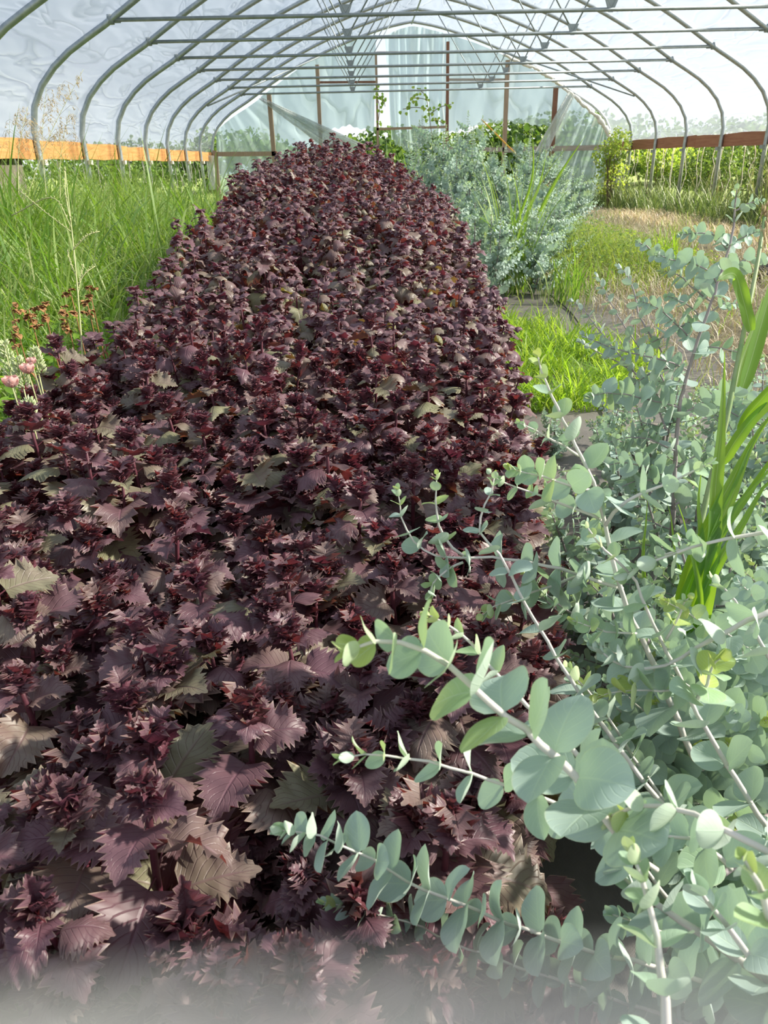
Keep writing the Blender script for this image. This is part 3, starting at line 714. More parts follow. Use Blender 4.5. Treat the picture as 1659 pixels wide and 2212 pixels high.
# the nearest shrub: long shoots arching in from the lower right corner
def near_shrub():
    base = np.array([.75, .35, 0]); root = rootof('eucalyptus_shrub', base, 'nearest silver eucalyptus whose long leafy shoots arch in from the lower right corner')
    hub = np.array([.62, .45, .62])
    def B(pp, dd, l, g, seed, **k):
        pts = path(pp, dd); 
        return euc_branch(root, pts, l, g, seed, **k)
    B([(752, 1405), (800, 1388), (880, 1392), (985, 1450), (1070, 1530), (1160, 1595), (1235, 1672), (1310, 1768), (1372, 1850)], (.60, .62, .68), (.062, .064, .068), .038, 1, r0=.0050, wx=(.92, 1.1))
    B([(1362, 1835), (1398, 1940), (1420, 2040), (1433, 2140), (1440, 2300)], (.60, .55), (.046, .048, .052), .044, 32, r0=.0045)
    B([(1300, 1772), (1350, 1745), (1430, 1739), (1545, 1780), (1659, 1840), (1760, 1890)], (.68, .62, .55), (.052, .044, .05), .056, 3, r0=.0035)
    B([(742, 1637), (778, 1632), (830, 1630), (905, 1642), (1010, 1668), (1120, 1705), (1200, 1732), (1300, 1795), (1420, 1880)], (.72, .74, .78), (.046, .046, .050), .044, 4, r0=.0028, wx=(.6, .85))
    B([(606, 1793), (650, 1796), (690, 1806), (745, 1830), (830, 1870), (900, 1915), (1000, 1952), (1100, 1995), (1180, 2022), (1290, 2060), (1390, 2083), (1510, 2118), (1700, 2190)], (.78, .80, .84), (.046, .046, .050), .0235, 5, r0=.0032, wx=(.8, .98))
    B([(697, 1949), (730, 1955), (770, 1968), (870, 1988), (960, 2030), (1050, 2062), (1130, 2095), (1210, 2117), (1290, 2147), (1380, 2175), (1520, 2225)], (.88, .90, .92), (.036, .036, .042), .0225, 6, r0=.0025, wx=(.7, .9))
    B([(925, 1328), (960, 1345), (1000, 1370), (1060, 1442), (1150, 1530), (1240, 1620), (1340, 1730)], (.82, .84), (.042, .042, .048), .045, 7, r0=.0036, wx=(.6, .85))
    # large old leaves at the lower right
    B([(1340, 1890), (1420, 1950), (1470, 1990), (1540, 2035), (1620, 2090), (1720, 2150)], (.78, .72), (.075, .085, .09), .055, 8, r0=.0065, wx=(.95, 1.1), age_tip=.6)
    B([(1500, 1905), (1540, 1960), (1600, 2040), (1659, 2120), (1720, 2200)], (.70, .70), (.06, .07, .08), .05, 9, r0=.005, age_tip=.5)
    B([(1605, 1850), (1630, 1890), (1655, 1960), (1700, 2060)], (.50, .50), (.035, .045, .05), .045, 10, r0=.004)
    B([(1240, 2150), (1330, 2185), (1420, 2215), (1560, 2260)], (.95, .95), (.034, .04, .04), .024, 12, r0=.0025)
    B([(1560, 2040), (1600, 2110), (1640, 2180), (1680, 2260)], (.9, .9), (.05, .05, .05), .03, 13, r0=.0025)
    r = np.random.default_rng(91)
    for i in range(26):
        x = r.uniform(1290, 1680); y = r.uniform(1800, 2212)
        if y > 2050 and x < 1400: x += 160
        dd = r.uniform(.84, 1.15); a = D(x, y, dd); b = D(x+r.uniform(120, 260), y+r.uniform(60, 240), dd+.03)
        euc_branch(root, [a, (a+b)/2+r.normal(0, .015, 3), b], (.05, .062, .066), .036, 600+i, r0=.0032, age_tip=r.choice([.1, .4, .6]), name='inner_shoot')
    # woody bases joining the shoots to the root
    for i, q in enumerate([(1560, 2240, .70), (1720, 2150, .72), (1520, 2225, .92), (1700, 2190, .84)]):
        a = D(*q); pts = spline([a, (a+base)*.5+[.08, 0, .0], base], 14)
        MB().tube(pts, np.linspace(.004, .008, 14), 8).build('woody_stem', M_EUCBARK, root)
    kids(root, base)
near_shrub()

# the second shrub: tall pale stems rising in the right middle
def mid_shrub():
    base = np.array([1.0, 1.25, 0]); root = rootof('eucalyptus_shrub', base, 'broad blue-green eucalyptus with pale criss-crossing stems filling the right middle')
    def B(pp, dd, l, g, seed, **k): return euc_branch(root, path(pp, dd), tuple(x*1.16 for x in l), g, seed, **k)
    B([(1162, 768), (1172, 810), (1190, 850), (1215, 905), (1245, 965), (1280, 1040), (1305, 1125), (1330, 1235), (1355, 1315), (1385, 1375), (1440, 1500), (1500, 1640)], (1.08, 1.12, 1.18), (.040, .054, .066), .062, 21, r0=.0055, wx=(.85, 1.05))
    B([(1268, 1138), (1290, 1165), (1310, 1190), (1360, 1240), (1400, 1320), (1435, 1400), (1475, 1480), (1530, 1590), (1590, 1680), (1640, 1765), (1700, 1860)], (1.0, 1.02, 1.05), (.030, .048, .062), .062, 22, r0=.0045)
    B([(858, 1055), (866, 1100), (885, 1160), (935, 1198), (1000, 1205), (1090, 1207), (1200, 1227), (1300, 1257), (1345, 1272)], (1.12, 1.15, 1.18), (.032, .046, .05), .048, 23, r0=.0032)
    B([(943, 1022), (941, 1070), (945, 1120), (968, 1175), (1000, 1200)], (1.15, 1.16), (.03, .04, .042), .046, 24, r0=.0026)
    B([(1068, 1030), (1062, 1062), (1048, 1095), (1032, 1140), (1080, 1200), (1120, 1275), (1155, 1340), (1205, 1425), (1255, 1505), (1320, 1590), (1400, 1700), (1480, 1800), (1560, 1890)], (1.05, 1.08, 1.0), (.032, .044, .05), .052, 25, r0=.0042)
    B([(1058, 1020), (1080, 1038), (1120, 1055), (1180, 1076), (1285, 1116), (1305, 1128)], (1.10, 1.14), (.03, .04, .045), .05, 26, r0=.0026)
    B([(1538, 998), (1510, 1012), (1450, 1042), (1375, 1070), (1330, 1105), (1308, 1135)], (1.02, 1.10), (.032, .050, .052), .044, 27, r0=.0032, wx=(.75, 1.))
    B([(1120, 912), (1142, 922), (1165, 935), (1235, 975), (1250, 985)], (1.12, 1.14), (.026, .034, .04), .05, 28, r0=.0024)
    B([(1100, 1010), (1130, 1020), (1175, 1030), (1240, 1050), (1280, 1060)], (1.0, 1.1), (.036, .046, .046), .04, 29, r0=.0024)
    B([(1450, 1160), (1500, 1172), (1400, 1212), (1360, 1238)][::1], (1.0, 1.02), (.03, .03, .04), .06, 30, r0=.002)
    B([(1700, 1138), (1659, 1147), (1560, 1166), (1450, 1200), (1390, 1222), (1340, 1250)][::-1], (1.0, .95), (.046, .054, .05), .05, 31, r0=.0030, wx=(.6, .85))
    B([(1290, 1400), (1345, 1440), (1430, 1440), (1520, 1390), (1590, 1355), (1690, 1305)], (1.0, .95), (.050, .052, .05), .045, 2, r0=.0040, wx=(.7, .95), age_tip=.35)
    B([(1235, 1340), (1258, 1348), (1300, 1362), (1375, 1368)], (.98, 1.02), (.030, .034, .036), .034, 33, r0=.0018, age_tip=.0)
    B([(1288, 1508), (1310, 1500), (1360, 1492), (1420, 1492), (1482, 1488)], (.96, .98), (.034, .042, .042), .036, 34, r0=.0018, age_tip=.0, agej=.04)
    B([(1560, 1420), (1540, 1440), (1530, 1470), (1500, 1520)], (.92, .95), (.045, .055, .06), .03, 35, r0=.003, age_tip=.0)
    B([(1490, 1290), (1480, 1300), (1465, 1335), (1440, 1380)], (.96, 1.), (.028, .034, .04), .05, 36, r0=.002, age_tip=0.)
    B([(1195, 1690), (1230, 1700), (1300, 1760), (1380, 1860), (1450, 1950)], (1.0, .98), (.04, .05, .055), .05, 37, r0=.003)
    B([(1540, 1250), (1580, 1290), (1620, 1350), (1680, 1450)], (1.1, 1.05), (.04, .055, .06), .04, 38, r0=.0035)
    B([(930, 1290), (935, 1262), (955, 1240), (1000, 1215)], (1.1, 1.14), (.034, .04, .04), .04, 39, r0=.0022)
    B([(1040, 1330), (1065, 1310), (1120, 1290), (1200, 1262), (1260, 1240)], (1.16, 1.18), (.04, .05, .05), .035, 40, r0=.0026)
    B([(1225, 1440), (1250, 1470), (1300, 1530), (1370, 1640), (1440, 1740), (1500, 1850)], (1.1, 1.05), (.04, .055, .06), .04, 41, r0=.0035)
    r = np.random.default_rng(77)
    # dense inner shoots
    for i in range(60):
        x = r.uniform(1240, 1660); y = r.uniform(1240, 1900)
        if x < 1330 and y > 1650: x += 120
        if y < 1330 and x < 1400: y += 120
        dd = r.uniform(1.08, 1.5)
        a = D(x, y, dd); b = base + [r.uniform(-.1, .2), r.uniform(-.1, .1), r.uniform(.1, .5)]
        b = a + (b-a)*min(1., .32/np.linalg.norm(b-a))
        b[2] -= .08
        euc_branch(root, [a, (a+b)/2+r.normal(0, .02, 3), b], (.034, .052, .06), .04, 200+i, r0=.0028, age_tip=r.choice([.0, .3, .5]), name='inner_shoot')
    for i in range(7):
        a = np.array([1.0, 1.25, .03])+[r.uniform(-.03, .03), r.uniform(-.03, .03), 0]; q = [(1500, 1640, 1.18), (1560, 1890, 1.0), (1700, 1860, 1.05), (1500, 1850, 1.05), (1450, 1950, .98), (1680, 1450, 1.05), (1385, 1375, 1.18)][i]
        b = D(*q); MB().tube(spline([b, (a+b)/2+[.03, .0, .02], a], 12), np.linspace(.0045, .007, 12), 8).build('woody_stem', M_EUCBARK, root)
    kids(root, base)
mid_shrub()

# generic eucalyptus shrub grown from its root
def grown_shrub(seed, height, nlat, lsz, lo, spread=.5, trunk_m=M_EUCBARK, nst=3, gap=.05, latlen=.4):
    r = np.random.default_rng(seed); root = empty('eucalyptus_shrub', (0, 0, 0))
    for s_ in range(nst):
        a = r.uniform(0, 6.28); tp = np.array([math.cos(a)*spread*.4*(s_ > 0), math.sin(a)*spread*.4*(s_ > 0), height*(1 if s_ == 0 else r.uniform(.7, 1.0))])
        tr = spline([tp, tp*[.5, .5, .55]+r.normal(0, .02, 3), (0, 0, 0)], 14)
        euc_branch(root, tr[:6], (lsz*.7, lsz, lsz), gap*1.1, seed*50+s_, stem_m=trunk_m, r0=.006, lo=lo, name='leader')
        MB().tube(tr[5:], np.linspace(.006, .013, 9), 6).build('trunk', trunk_m, root)
        for q in range(nlat//nst):
            f_ = r.uniform(.12, .93); p = tr[0]*(1-f_)+tr[-1]*f_
            p = np.array([np.interp(f_, np.linspace(0, 1, 14), tr[:, k]) for k in range(3)])
            a = r.uniform(0, 6.28); ln = latlen*(.35+.9*f_)*r.uniform(.7, 1.15)
            if p[2] < ln*.2: ln = max(.12, p[2])
            el = r.uniform(.15, .7)
            e_ = p+ln*np.array([math.cos(a)*math.cos(el), math.sin(a)*math.cos(el), math.sin(el)])
            md = (p+e_)/2-[0, 0, ln*.10]
            euc_branch(root, [e_, md, p], (lsz*.7, lsz*.95, lsz), gap, seed*50+100+s_*60+q, stem_m=trunk_m, r0=.003, lo=lo, name='side_branch', age_tip=.12)
    return root
# the mauve-stemmed shrub behind
def mauve_shrub():
    base = G(1438, 1330); root = rootof('eucalyptus_shrub', base, 'slender eucalyptus with one tall mauve stem and small round leaves')
    dT = 1.75; b2 = base
    def B(pp, dd, l, g, seed, **k): return euc_branch(root, path(pp, dd), l, g, seed, stem_m=M_EUCBARK, **k)
    d0 = float((base-EYE)@CF)
    B([(1592, 408), (1588, 440), (1578, 520), (1548, 620), (1520, 700), (1490, 790), (1468, 880), (1460, 980), (1455, 1100)], (1.60, 1.72, 1.9), (.044, .058, .056), .075, 61, r0=.0060, age_tip=.2)
    MB().tube(spline([D(1455, 1100, 1.9), (D(1455, 1100, 1.9)+base)/2, base], 8), np.linspace(.006, .010, 8), 8).build('trunk', M_EUCBARK, root)
    lat = [([(1648, 432), (1625, 437), (1590, 455)], .03), ([(1468, 508), (1500, 504), (1545, 508), (1575, 545)], .034), ([(1640, 500), (1610, 510), (1570, 530)], .032),
           ([(1420, 548), (1450, 560), (1490, 566), (1535, 590), (1550, 615)], .036), ([(1659, 560), (1610, 562), (1560, 590)], .038), ([(1425, 585), (1460, 592), (1500, 625), (1535, 650)], .038),
           ([(1440, 640), (1470, 650), (1500, 670), (1520, 700)], .036), ([(1600, 660), (1565, 655), (1530, 680)], .034), ([(1375, 520), (1400, 535), (1425, 560)], .022),
           ([(1380, 760), (1400, 745), (1440, 725), (1480, 700), (1505, 690)], .040), ([(1330, 880), (1370, 830), (1420, 800), (1465, 790)], .042), ([(1645, 770), (1600, 762), (1540, 750), (1500, 745)], .036),
           ([(1270, 860), (1300, 850), (1350, 852), (1410, 865), (1465, 880)], .044), ([(1640, 860), (1600, 845), (1540, 860), (1475, 895)], .040), ([(1300, 960), (1350, 945), (1400, 948), (1460, 975)], .044),
           ([(1620, 960), (1580, 955), (1520, 975), (1462, 1010)], .042), ([(1330, 1060), (1370, 1040), (1420, 1040), (1456, 1065)], .044), ([(1600, 1050), (1560, 1050), (1500, 1065), (1458, 1090)], .042),
           ([(1255, 720), (1290, 740), (1350, 760), (1440, 780), (1485, 800)], .032), ([(1300, 1010), (1340, 1000), (1400, 1010), (1455, 1040)], .042), ([(1380, 650), (1410, 660), (1450, 690), (1500, 740)], .034)]
    for i, (pp, s_) in enumerate(lat):
        o = np.random.default_rng(i).uniform(-.12, .12)
        B(pp, (1.75+o, 1.8), (s_*1.05, s_*1.3, s_*1.3), .034, 70+i, r0=.0024, wx=(.85, 1.02), age_tip=.25, name='side_branch')
    # three thin outer shoots bending left
    for i, (pp, s_) in enumerate([([(1232, 648), (1262, 672), (1300, 720), (1345, 775), (1400, 840), (1440, 930)], .030), ([(1288, 592), (1305, 625), (1325, 665), (1365, 730), (1420, 800), (1455, 870)], .030),
                                  ([(1332, 572), (1352, 590), (1368, 625), (1385, 690), (1430, 760)], .030), ([(1250, 735), (1280, 755), (1330, 780), (1400, 830), (1450, 900)], .03)]):
        B(pp, (2.0, 1.85), (s_*1.2, s_*1.2, s_*1.2), .045, 95+i, r0=.0026, age_tip=.5, wx=(.6, .8), name='outer_shoot')
    kids(root, base)
mauve_shrub()
# lower shrubs massed behind the mauve stem and at the right edge
mp_ = [grown_shrub(301, .62, 34, .052, False, .5, gap=.034, latlen=.36), grown_shrub(302, .78, 38, .050, False, .5, gap=.034, latlen=.36)]
for i, (px, py, k, s_, lab) in enumerate([(1330, 1190, 0, .85, 'small eucalyptus bush beside the pale fabric between bed and mauve stem'), (1560, 1230, 1, 1.0, 'leafy eucalyptus bush just right of the mauve stem'),
        (1660, 1180, 0, 1.1, 'eucalyptus bush cut by the right edge beside the sorghum'), (1480, 1440, 1, .95, 'dense eucalyptus bush below the mauve stem'),
        (1640, 1500, 1, 1.0, 'dense eucalyptus bush low at the right edge'), (1195, 990, 0, .42, 'low eucalyptus sprig beside the bed edge on the fabric'),
        (1400, 1700, 0, 1.1, 'shaded eucalyptus bush under the criss-crossing stems'), (1560, 1750, 1, 1.0, 'shaded eucalyptus bush behind the lower right shoots'),
        (1430, 1110, 1, .85, 'rounded eucalyptus bush around the foot of the mauve stem'), (1330, 1000, 0, .60, 'low spreading eucalyptus bush at the near end of the lime grass'),
        (1270, 1400, 0, .8, 'eucalyptus bush in the gap behind the pale crossing stems'), (1560, 1010, 0, .8, 'eucalyptus bush behind the sorghum leaves'),
        (1659, 1330, 1, 1.0, 'tall eucalyptus bush at the right edge below the sorghum'), (1500, 1900, 0, 1.0, 'darkest eucalyptus bush under the lower right shoots'), (1700, 1750, 1, 1.1, 'eucalyptus bush just inside the lower right edge')]):
    o = mp_[k] if i < 2 else copy_tree(mp_[k]); o.location = G(px, py); o.scale = (s_, s_, s_); o.rotation_euler = (0, 0, i*1.3)
    tag(o, lab, 'shrub', 'eucalyptus shrubs')
# far row, right of the bed
fp = [grown_shrub(401+i, h, 64, .058, True, .7, gap=.036, latlen=.62, nst=4) for i, h in enumerate([1.2, 1.65, 2.0])]
FR = [(1.3, 7.9, 0, .8), (1.9, 8.5, 0, .8), (1.25, 8.8, 0, 1.0), (1.2, 9.7, 1, .9), (1.85, 9.5, 0, 1.05), (1.9, 10.6, 1, .95), (1.15, 10.7, 1, 1.05), (2.5, 10.2, 0, .85), (1.6, 11.5, 1, 1.1), (2.4, 11.4, 1, .9), (1.0, 12.0, 2, 1.0),
      (3.0, 12.3, 0, 1.0), (1.9, 12.7, 2, 1.), (2.8, 13.5, 1, 1.05), (1.0, 13.6, 2, 1.), (3.7, 14.0, 0, 1.0), (1.9, 14.4, 2, 1.08), (3.2, 15.4, 1, 1.1), (2.4, 16.0, 2, 1.0), (1.2, 15.6, 2, 1.08), (4.1, 16.5, 1, .95)]
first = set()
for i, (x, y, k, s_) in enumerate(FR):
    o = fp[k] if k not in first else copy_tree(fp[k]); first.add(k)
    o.location = (x, y, 0); o.rotation_euler = (0, 0, i*2.1); o.scale = (s_, s_, s_)
    tag(o, 'fine-leaved silvery eucalyptus shrub in the row right of the purple bed', 'shrub', 'far row of eucalyptus shrubs')

# ------------------------------------------------------------------ grasses
def blades(mb, pos, h, wd, lean, seg=6, age=None, az=None, curl=1.0, r=rng, mat=0):
    pos = np.asarray(pos, float); n = len(pos); h = np.broadcast_to(h, (n,)); wd = np.broadcast_to(wd, (n,)); lean = np.broadcast_to(lean, (n,))
    az = r.uniform(0, 2*np.pi, n) if az is None else np.broadcast_to(az, (n,)); t = np.linspace(0, 1, seg)
    dr = np.stack([np.cos(az), np.sin(az), 0*az], -1); sd = np.stack([-np.sin(az+r.normal(0, .5, n)), np.cos(az+r.normal(0, .5, n)), 0*az], -1)
    th = lean[:, None]*(t[None]**1.4)*curl + .06
    step = h[:, None]/(seg-1)
    dx = np.cumsum(np.concatenate([np.zeros((n, 1)), (np.sin(th)*step)[:, 1:]], 1), 1); dz = np.cumsum(np.concatenate([np.zeros((n, 1)), (np.cos(th)*step)[:, 1:]], 1), 1)
    c = pos[:, None] + dr[:, None]*dx[..., None] + np.array([0, 0, 1.])*dz[..., None]
    wt = wd[:, None]*np.interp(t, [0, .25, .6, 1], [.6, 1, .8, .03])[None]
    V = np.stack([c-sd[:, None]*wt[..., None]/2, c+sd[:, None]*wt[..., None]/2], 2)
    A = np.zeros((n, seg, 2, 3)); A[..., 0, 0] = -1; A[..., 1, 0] = 1; A[..., 1] = t[None, :, None]
    A[..., 2] = (r.uniform(0, .7, n) if age is None else np.broadcast_to(age, (n,)))[:, None, None]
    b = (np.arange(n)*seg*2)[:, None] + (np.arange(seg-1)*2)[None]
    F = np.stack([b, b+1, b+3, b+2], -1).reshape(-1, 4)
    mb.add(V.reshape(-1, 3), F, A.reshape(-1, 3), mat)
def scatter(n, x0, x1, y0, y1, z=0.): return np.stack([rng.uniform(x0, x1, n), rng.uniform(y0, y1, n), np.full(n, z)], -1)
def cage(b):  # ages
    return b
# left side, from thigh-high in front to shoulder-high along the wall
mb = MB()
p = scatter(26000, -4.5, -1.15, 2.2, 15); p = p[(p[:, 0] < -1.2-.0*p[:, 1])]
hh = np.interp(p[:, 0], [-4.4, -3, -2.2, -1.4], [1.75, 1.5, 1.1, .62])*np.interp(p[:, 1], [2.2, 5, 8, 15], [.5, .85, 1.05, 1.0])*rng.uniform(.5, 1.15, len(p))
blades(mb, p, hh, rng.uniform(.007, .018, len(p)), rng.uniform(.5, 2.6, len(p)), 8, age=np.clip(rng.beta(1.5, 2.6, len(p)), 0, 1))
tag(mb.build('grass', M_GRASS), 'dense arching green grass filling the left side of the tunnel', 'grass', kind='stuff')
mb = MB(); p = scatter(9000, -4.5, -1.0, 14, 25.5)
blades(mb, p, rng.uniform(.25, .75, len(p)), rng.uniform(.012, .02, len(p)), rng.uniform(.4, 1.6, len(p)), 4)
tag(mb.build('grass', M_GRASS), 'shorter green grass at the far left behind the bed', 'grass', kind='stuff')
mb = MB(); p = scatter(9000, -3.0, -1.1, 1.6, 5.5)
blades(mb, p, rng.uniform(.12, .4, len(p)), rng.uniform(.006, .012, len(p)), rng.uniform(.4, 1.6, len(p)), 5, age=rng.uniform(0, .45, len(p)))
bl = leaf_tpl(w_lance, 6, 2, fold=.4, droop=.6); q = scatter(5000, -3.0, -1.15, 1.6, 5.5); q[:, 2] = rng.uniform(.02, .45, len(q))
az = rng.uniform(0, 6.28, len(q)); el = rng.uniform(-.2, .9, len(q))
place(mb, bl, q, np.stack([np.cos(az)*np.cos(el), np.sin(az)*np.cos(el), np.sin(el)], -1), np.array([[0, 0, 1.]]).repeat(len(q), 0)+rng.normal(0, .3, (len(q), 3)), rng.uniform(.05, .11, len(q)), rng.uniform(0, .5, len(q)), wx=1.3)
tag(mb.build('undergrowth', M_LIME), 'low bright green undergrowth at the left foot of the bed', 'undergrowth', kind='stuff')
# bright patch between bed and eucalyptus
mb = MB(); p = scatter(12000, .80, 2.3, 4.2, 6.9); p = p[(p[:, 0] < 1.75+.28*np.sin(p[:, 1]*2.6)+rng.normal(0, .16, len(p)))]
blades(mb, p, rng.uniform(.12, .42, len(p))*(.6+.5*np.sin(p[:, 0]*9)*np.sin(p[:, 1]*7)), rng.uniform(.006, .013, len(p)), rng.uniform(.6, 2.0, len(p)), 5, age=rng.uniform(0, .9, len(p)))
tag(mb.build('grass', M_LIME), 'bright lime grass patch sprouting between the purple bed and eucalyptus', 'grass', kind='stuff')
# weedy mound on the right and thin weeds
mb = MB(); p = scatter(15000, 1.9, 5.2, 8.2, 14.5); hx = np.exp(-((p[:, 0]-3.1)/1.2)**2-((p[:, 1]-10.8)/2.2)**2); kp = rng.random(len(p)) < hx*1.1+.05; p = p[kp]; hx = hx[kp]
blades(mb, p, (.15+.55*hx)*rng.uniform(.6, 1.2, len(p)), rng.uniform(.005, .012, len(p)), rng.uniform(.4, 1.8, len(p)), 5, age=rng.uniform(.1, 1, len(p)))
wl = leaf_tpl(w_ovate, 5, 2, fold=.3, droop=.8); q = p[rng.random(len(p)) < .55].copy(); q[:, 2] = rng.uniform(.1, .62, len(q))*np.exp(-((q[:, 0]-3.1)/1.3)**2)
az = rng.uniform(0, 6.28, len(q)); place(mb, wl, q, np.stack([np.cos(az), np.sin(az), rng.uniform(-.3, .6, len(q))], -1), np.array([[0, 0, 1.]]).repeat(len(q), 0), rng.uniform(.03, .06, len(q)), rng.uniform(.2, .9, len(q)))
tag(mb.build('weeds', M_WEED), 'tangled yellow-green weed mound right of the far eucalyptus row', 'weeds', kind='stuff')
# straw and thin grass on the right
mb = MB(); p = scatter(26000, 2.2, 7.8, 4.0, 20, .03); p[:, 2] = rng.uniform(.015, .07, len(p))
blades(mb, p, rng.uniform(.12, .40, len(p)), rng.uniform(.004, .010, len(p)), rng.uniform(1.5, 1.75, len(p)), 4, curl=1., age=rng.uniform(0, 1, len(p)))
o_ = tag(mb.build('straw', M_STRAW), 'flattened dry straw covering the open ground on the right', 'straw', kind='stuff')
mb = MB(); p = scatter(9000, 1.6, 7.7, 2.2, 20); nn_ = np.sin(p[:, 0]*2.1)*np.sin(p[:, 1]*1.3)+rng.normal(0, .5, len(p)); p = p[nn_ > .1]
blades(mb, p, rng.uniform(.15, .5, len(p)), rng.uniform(.005, .009, len(p)), rng.uniform(.4, 1.9, len(p)), 5, age=rng.uniform(.2, 1, len(p)))
tag(mb.build('grass', M_GRASS), 'thin straggling grass growing through the straw on the right', 'grass', kind='stuff')
mb = MB(); p = scatter(5000, 7.3, 8.6, 6, 25.8)
blades(mb, p, rng.uniform(.3, 1.1, len(p)), rng.uniform(.010, .02, len(p)), rng.uniform(.4, 1.7, len(p)), 5, age=rng.uniform(.0, .6, len(p)))
tag(mb.build('grass', M_RANK), 'rank grass along the foot of the right side wall', 'grass', kind='stuff')

def clump(name, base, n, h, wd, lean, label, m_=M_GRASS, spread=.12, cat='grass clump', ages=(0, .6), az=None, seg=9, group=None, seed=0):
    r = np.random.default_rng(seed+n); mb = MB(); pos = np.zeros((n, 3)); pos[:, :2] = r.normal(0, spread, (n, 2))
    blades(mb, pos, r.uniform(h[0], h[1], n), r.uniform(wd[0], wd[1], n), r.uniform(lean[0], lean[1], n), seg, age=r.uniform(*ages, n), r=r, az=az)
    return tag(mb.build(name, m_, loc=(0, 0, 0)), label, cat, group), setattr(bpy.context.scene.collection.objects[-1], 'location', tuple(base))
clump('grass_clump', G(1112, 640), 40, (.5, 1.95), (.014, .030), (.2, 1.2), 'tall upright grass clump standing at the right edge of the bed', M_GRASS, .10, seed=1)
clump('grass_clump', G(1230, 660), 60, (.4, .75), (.010, .018), (.3, 1.4), 'arching grass clump in front of the dark gap by the fabric', M_GRASS, .12, seed=2)
clump('grass_clump', G(1440, 600), 70, (.35, .8), (.010, .02), (.3, 1.1), 'spiky grass clump in the straw behind the mauve stem', M_LIME, .12, seed=3)
clump('grass_clump', (.35, 11.6, 0), 40, (1.2, 2.1), (.016, .028), (.4, 1.4), 'tall grass clump behind the right end of the bed crest', M_GRASS, .25, seed=4)
clump('grass_clump', (.95, 12.2, 0), 40, (1.0, 1.9), (.016, .028), (.2, 1.0), 'tall grass clump between bed crest and far eucalyptus', M_LIME, .2, seed=5)
for i, (x, y, h) in enumerate([(-3.6, 6.2, 1.5), (-2.7, 6.6, 1.45), (-3.2, 7.6, 1.6), (-2.3, 7.9, 1.45), (-2.6, 9.2, 1.6), (-1.9, 9.6, 1.45), (-3.4, 9.4, 1.7), (-1.9, 11.2, 1.5), (-2.6, 11.5, 1.5), (-3.7, 8.3, 1.7), (-4.0, 7.1, 1.8), (-3.1, 5.2, 1.2), (-2.3, 5.9, 1.1)]):
    clump('grass_clump', (x, y, 0), 55, (h*.7, h*1.3), (.018, .034), (.4, 2.3), 'broad-bladed tall grass clump rising from the thick grass on the left', M_GRASS, .16, ages=(0, .45), group='broad grass clumps on the left', seed=20+i)

# sorghum stalks at the right edge
def strap_leaf(mb, pts, wd, face, n=22, age=.3, wave=.0, fold=.18, ph=0.):
    c = spline(pts, n); t = np.linspace(0, 1, n); tv = nrm(np.gradient(c, axis=0)); face = np.asarray(face, float)
    sd = nrm(np.cross(tv, face)); nz_ = np.cross(sd, tv)
    w_ = wd*np.interp(t, [0, .08, .35, .75, 1], [.55, .9, 1, .7, .02])
    V = []; A = []
    for j, u in enumerate((-1, -.5, 0, .5, 1)):
        V.append(c + sd*(u*w_/2)[:, None] + nz_*(abs(u)*w_*fold + wave*u*abs(u)*np.sin(t*19+ph+u))[:, None]); A.append(np.stack([np.full(n, u), t, np.full(n, age)], -1))
    V = np.stack(V, 1).reshape(-1, 3); A = np.stack(A, 1).reshape(-1, 3)
    i = np.arange(n-1)[:, None]*5; j = np.arange(4)[None]
    mb.add(V, np.stack([i+j, i+j+1, i+6+j, i+5+j], -1).reshape(-1, 4), A)
M_CSTEM = plain('sorghum_stem', (.20, .30, .12), (.34, .40, .20), 20, .45)
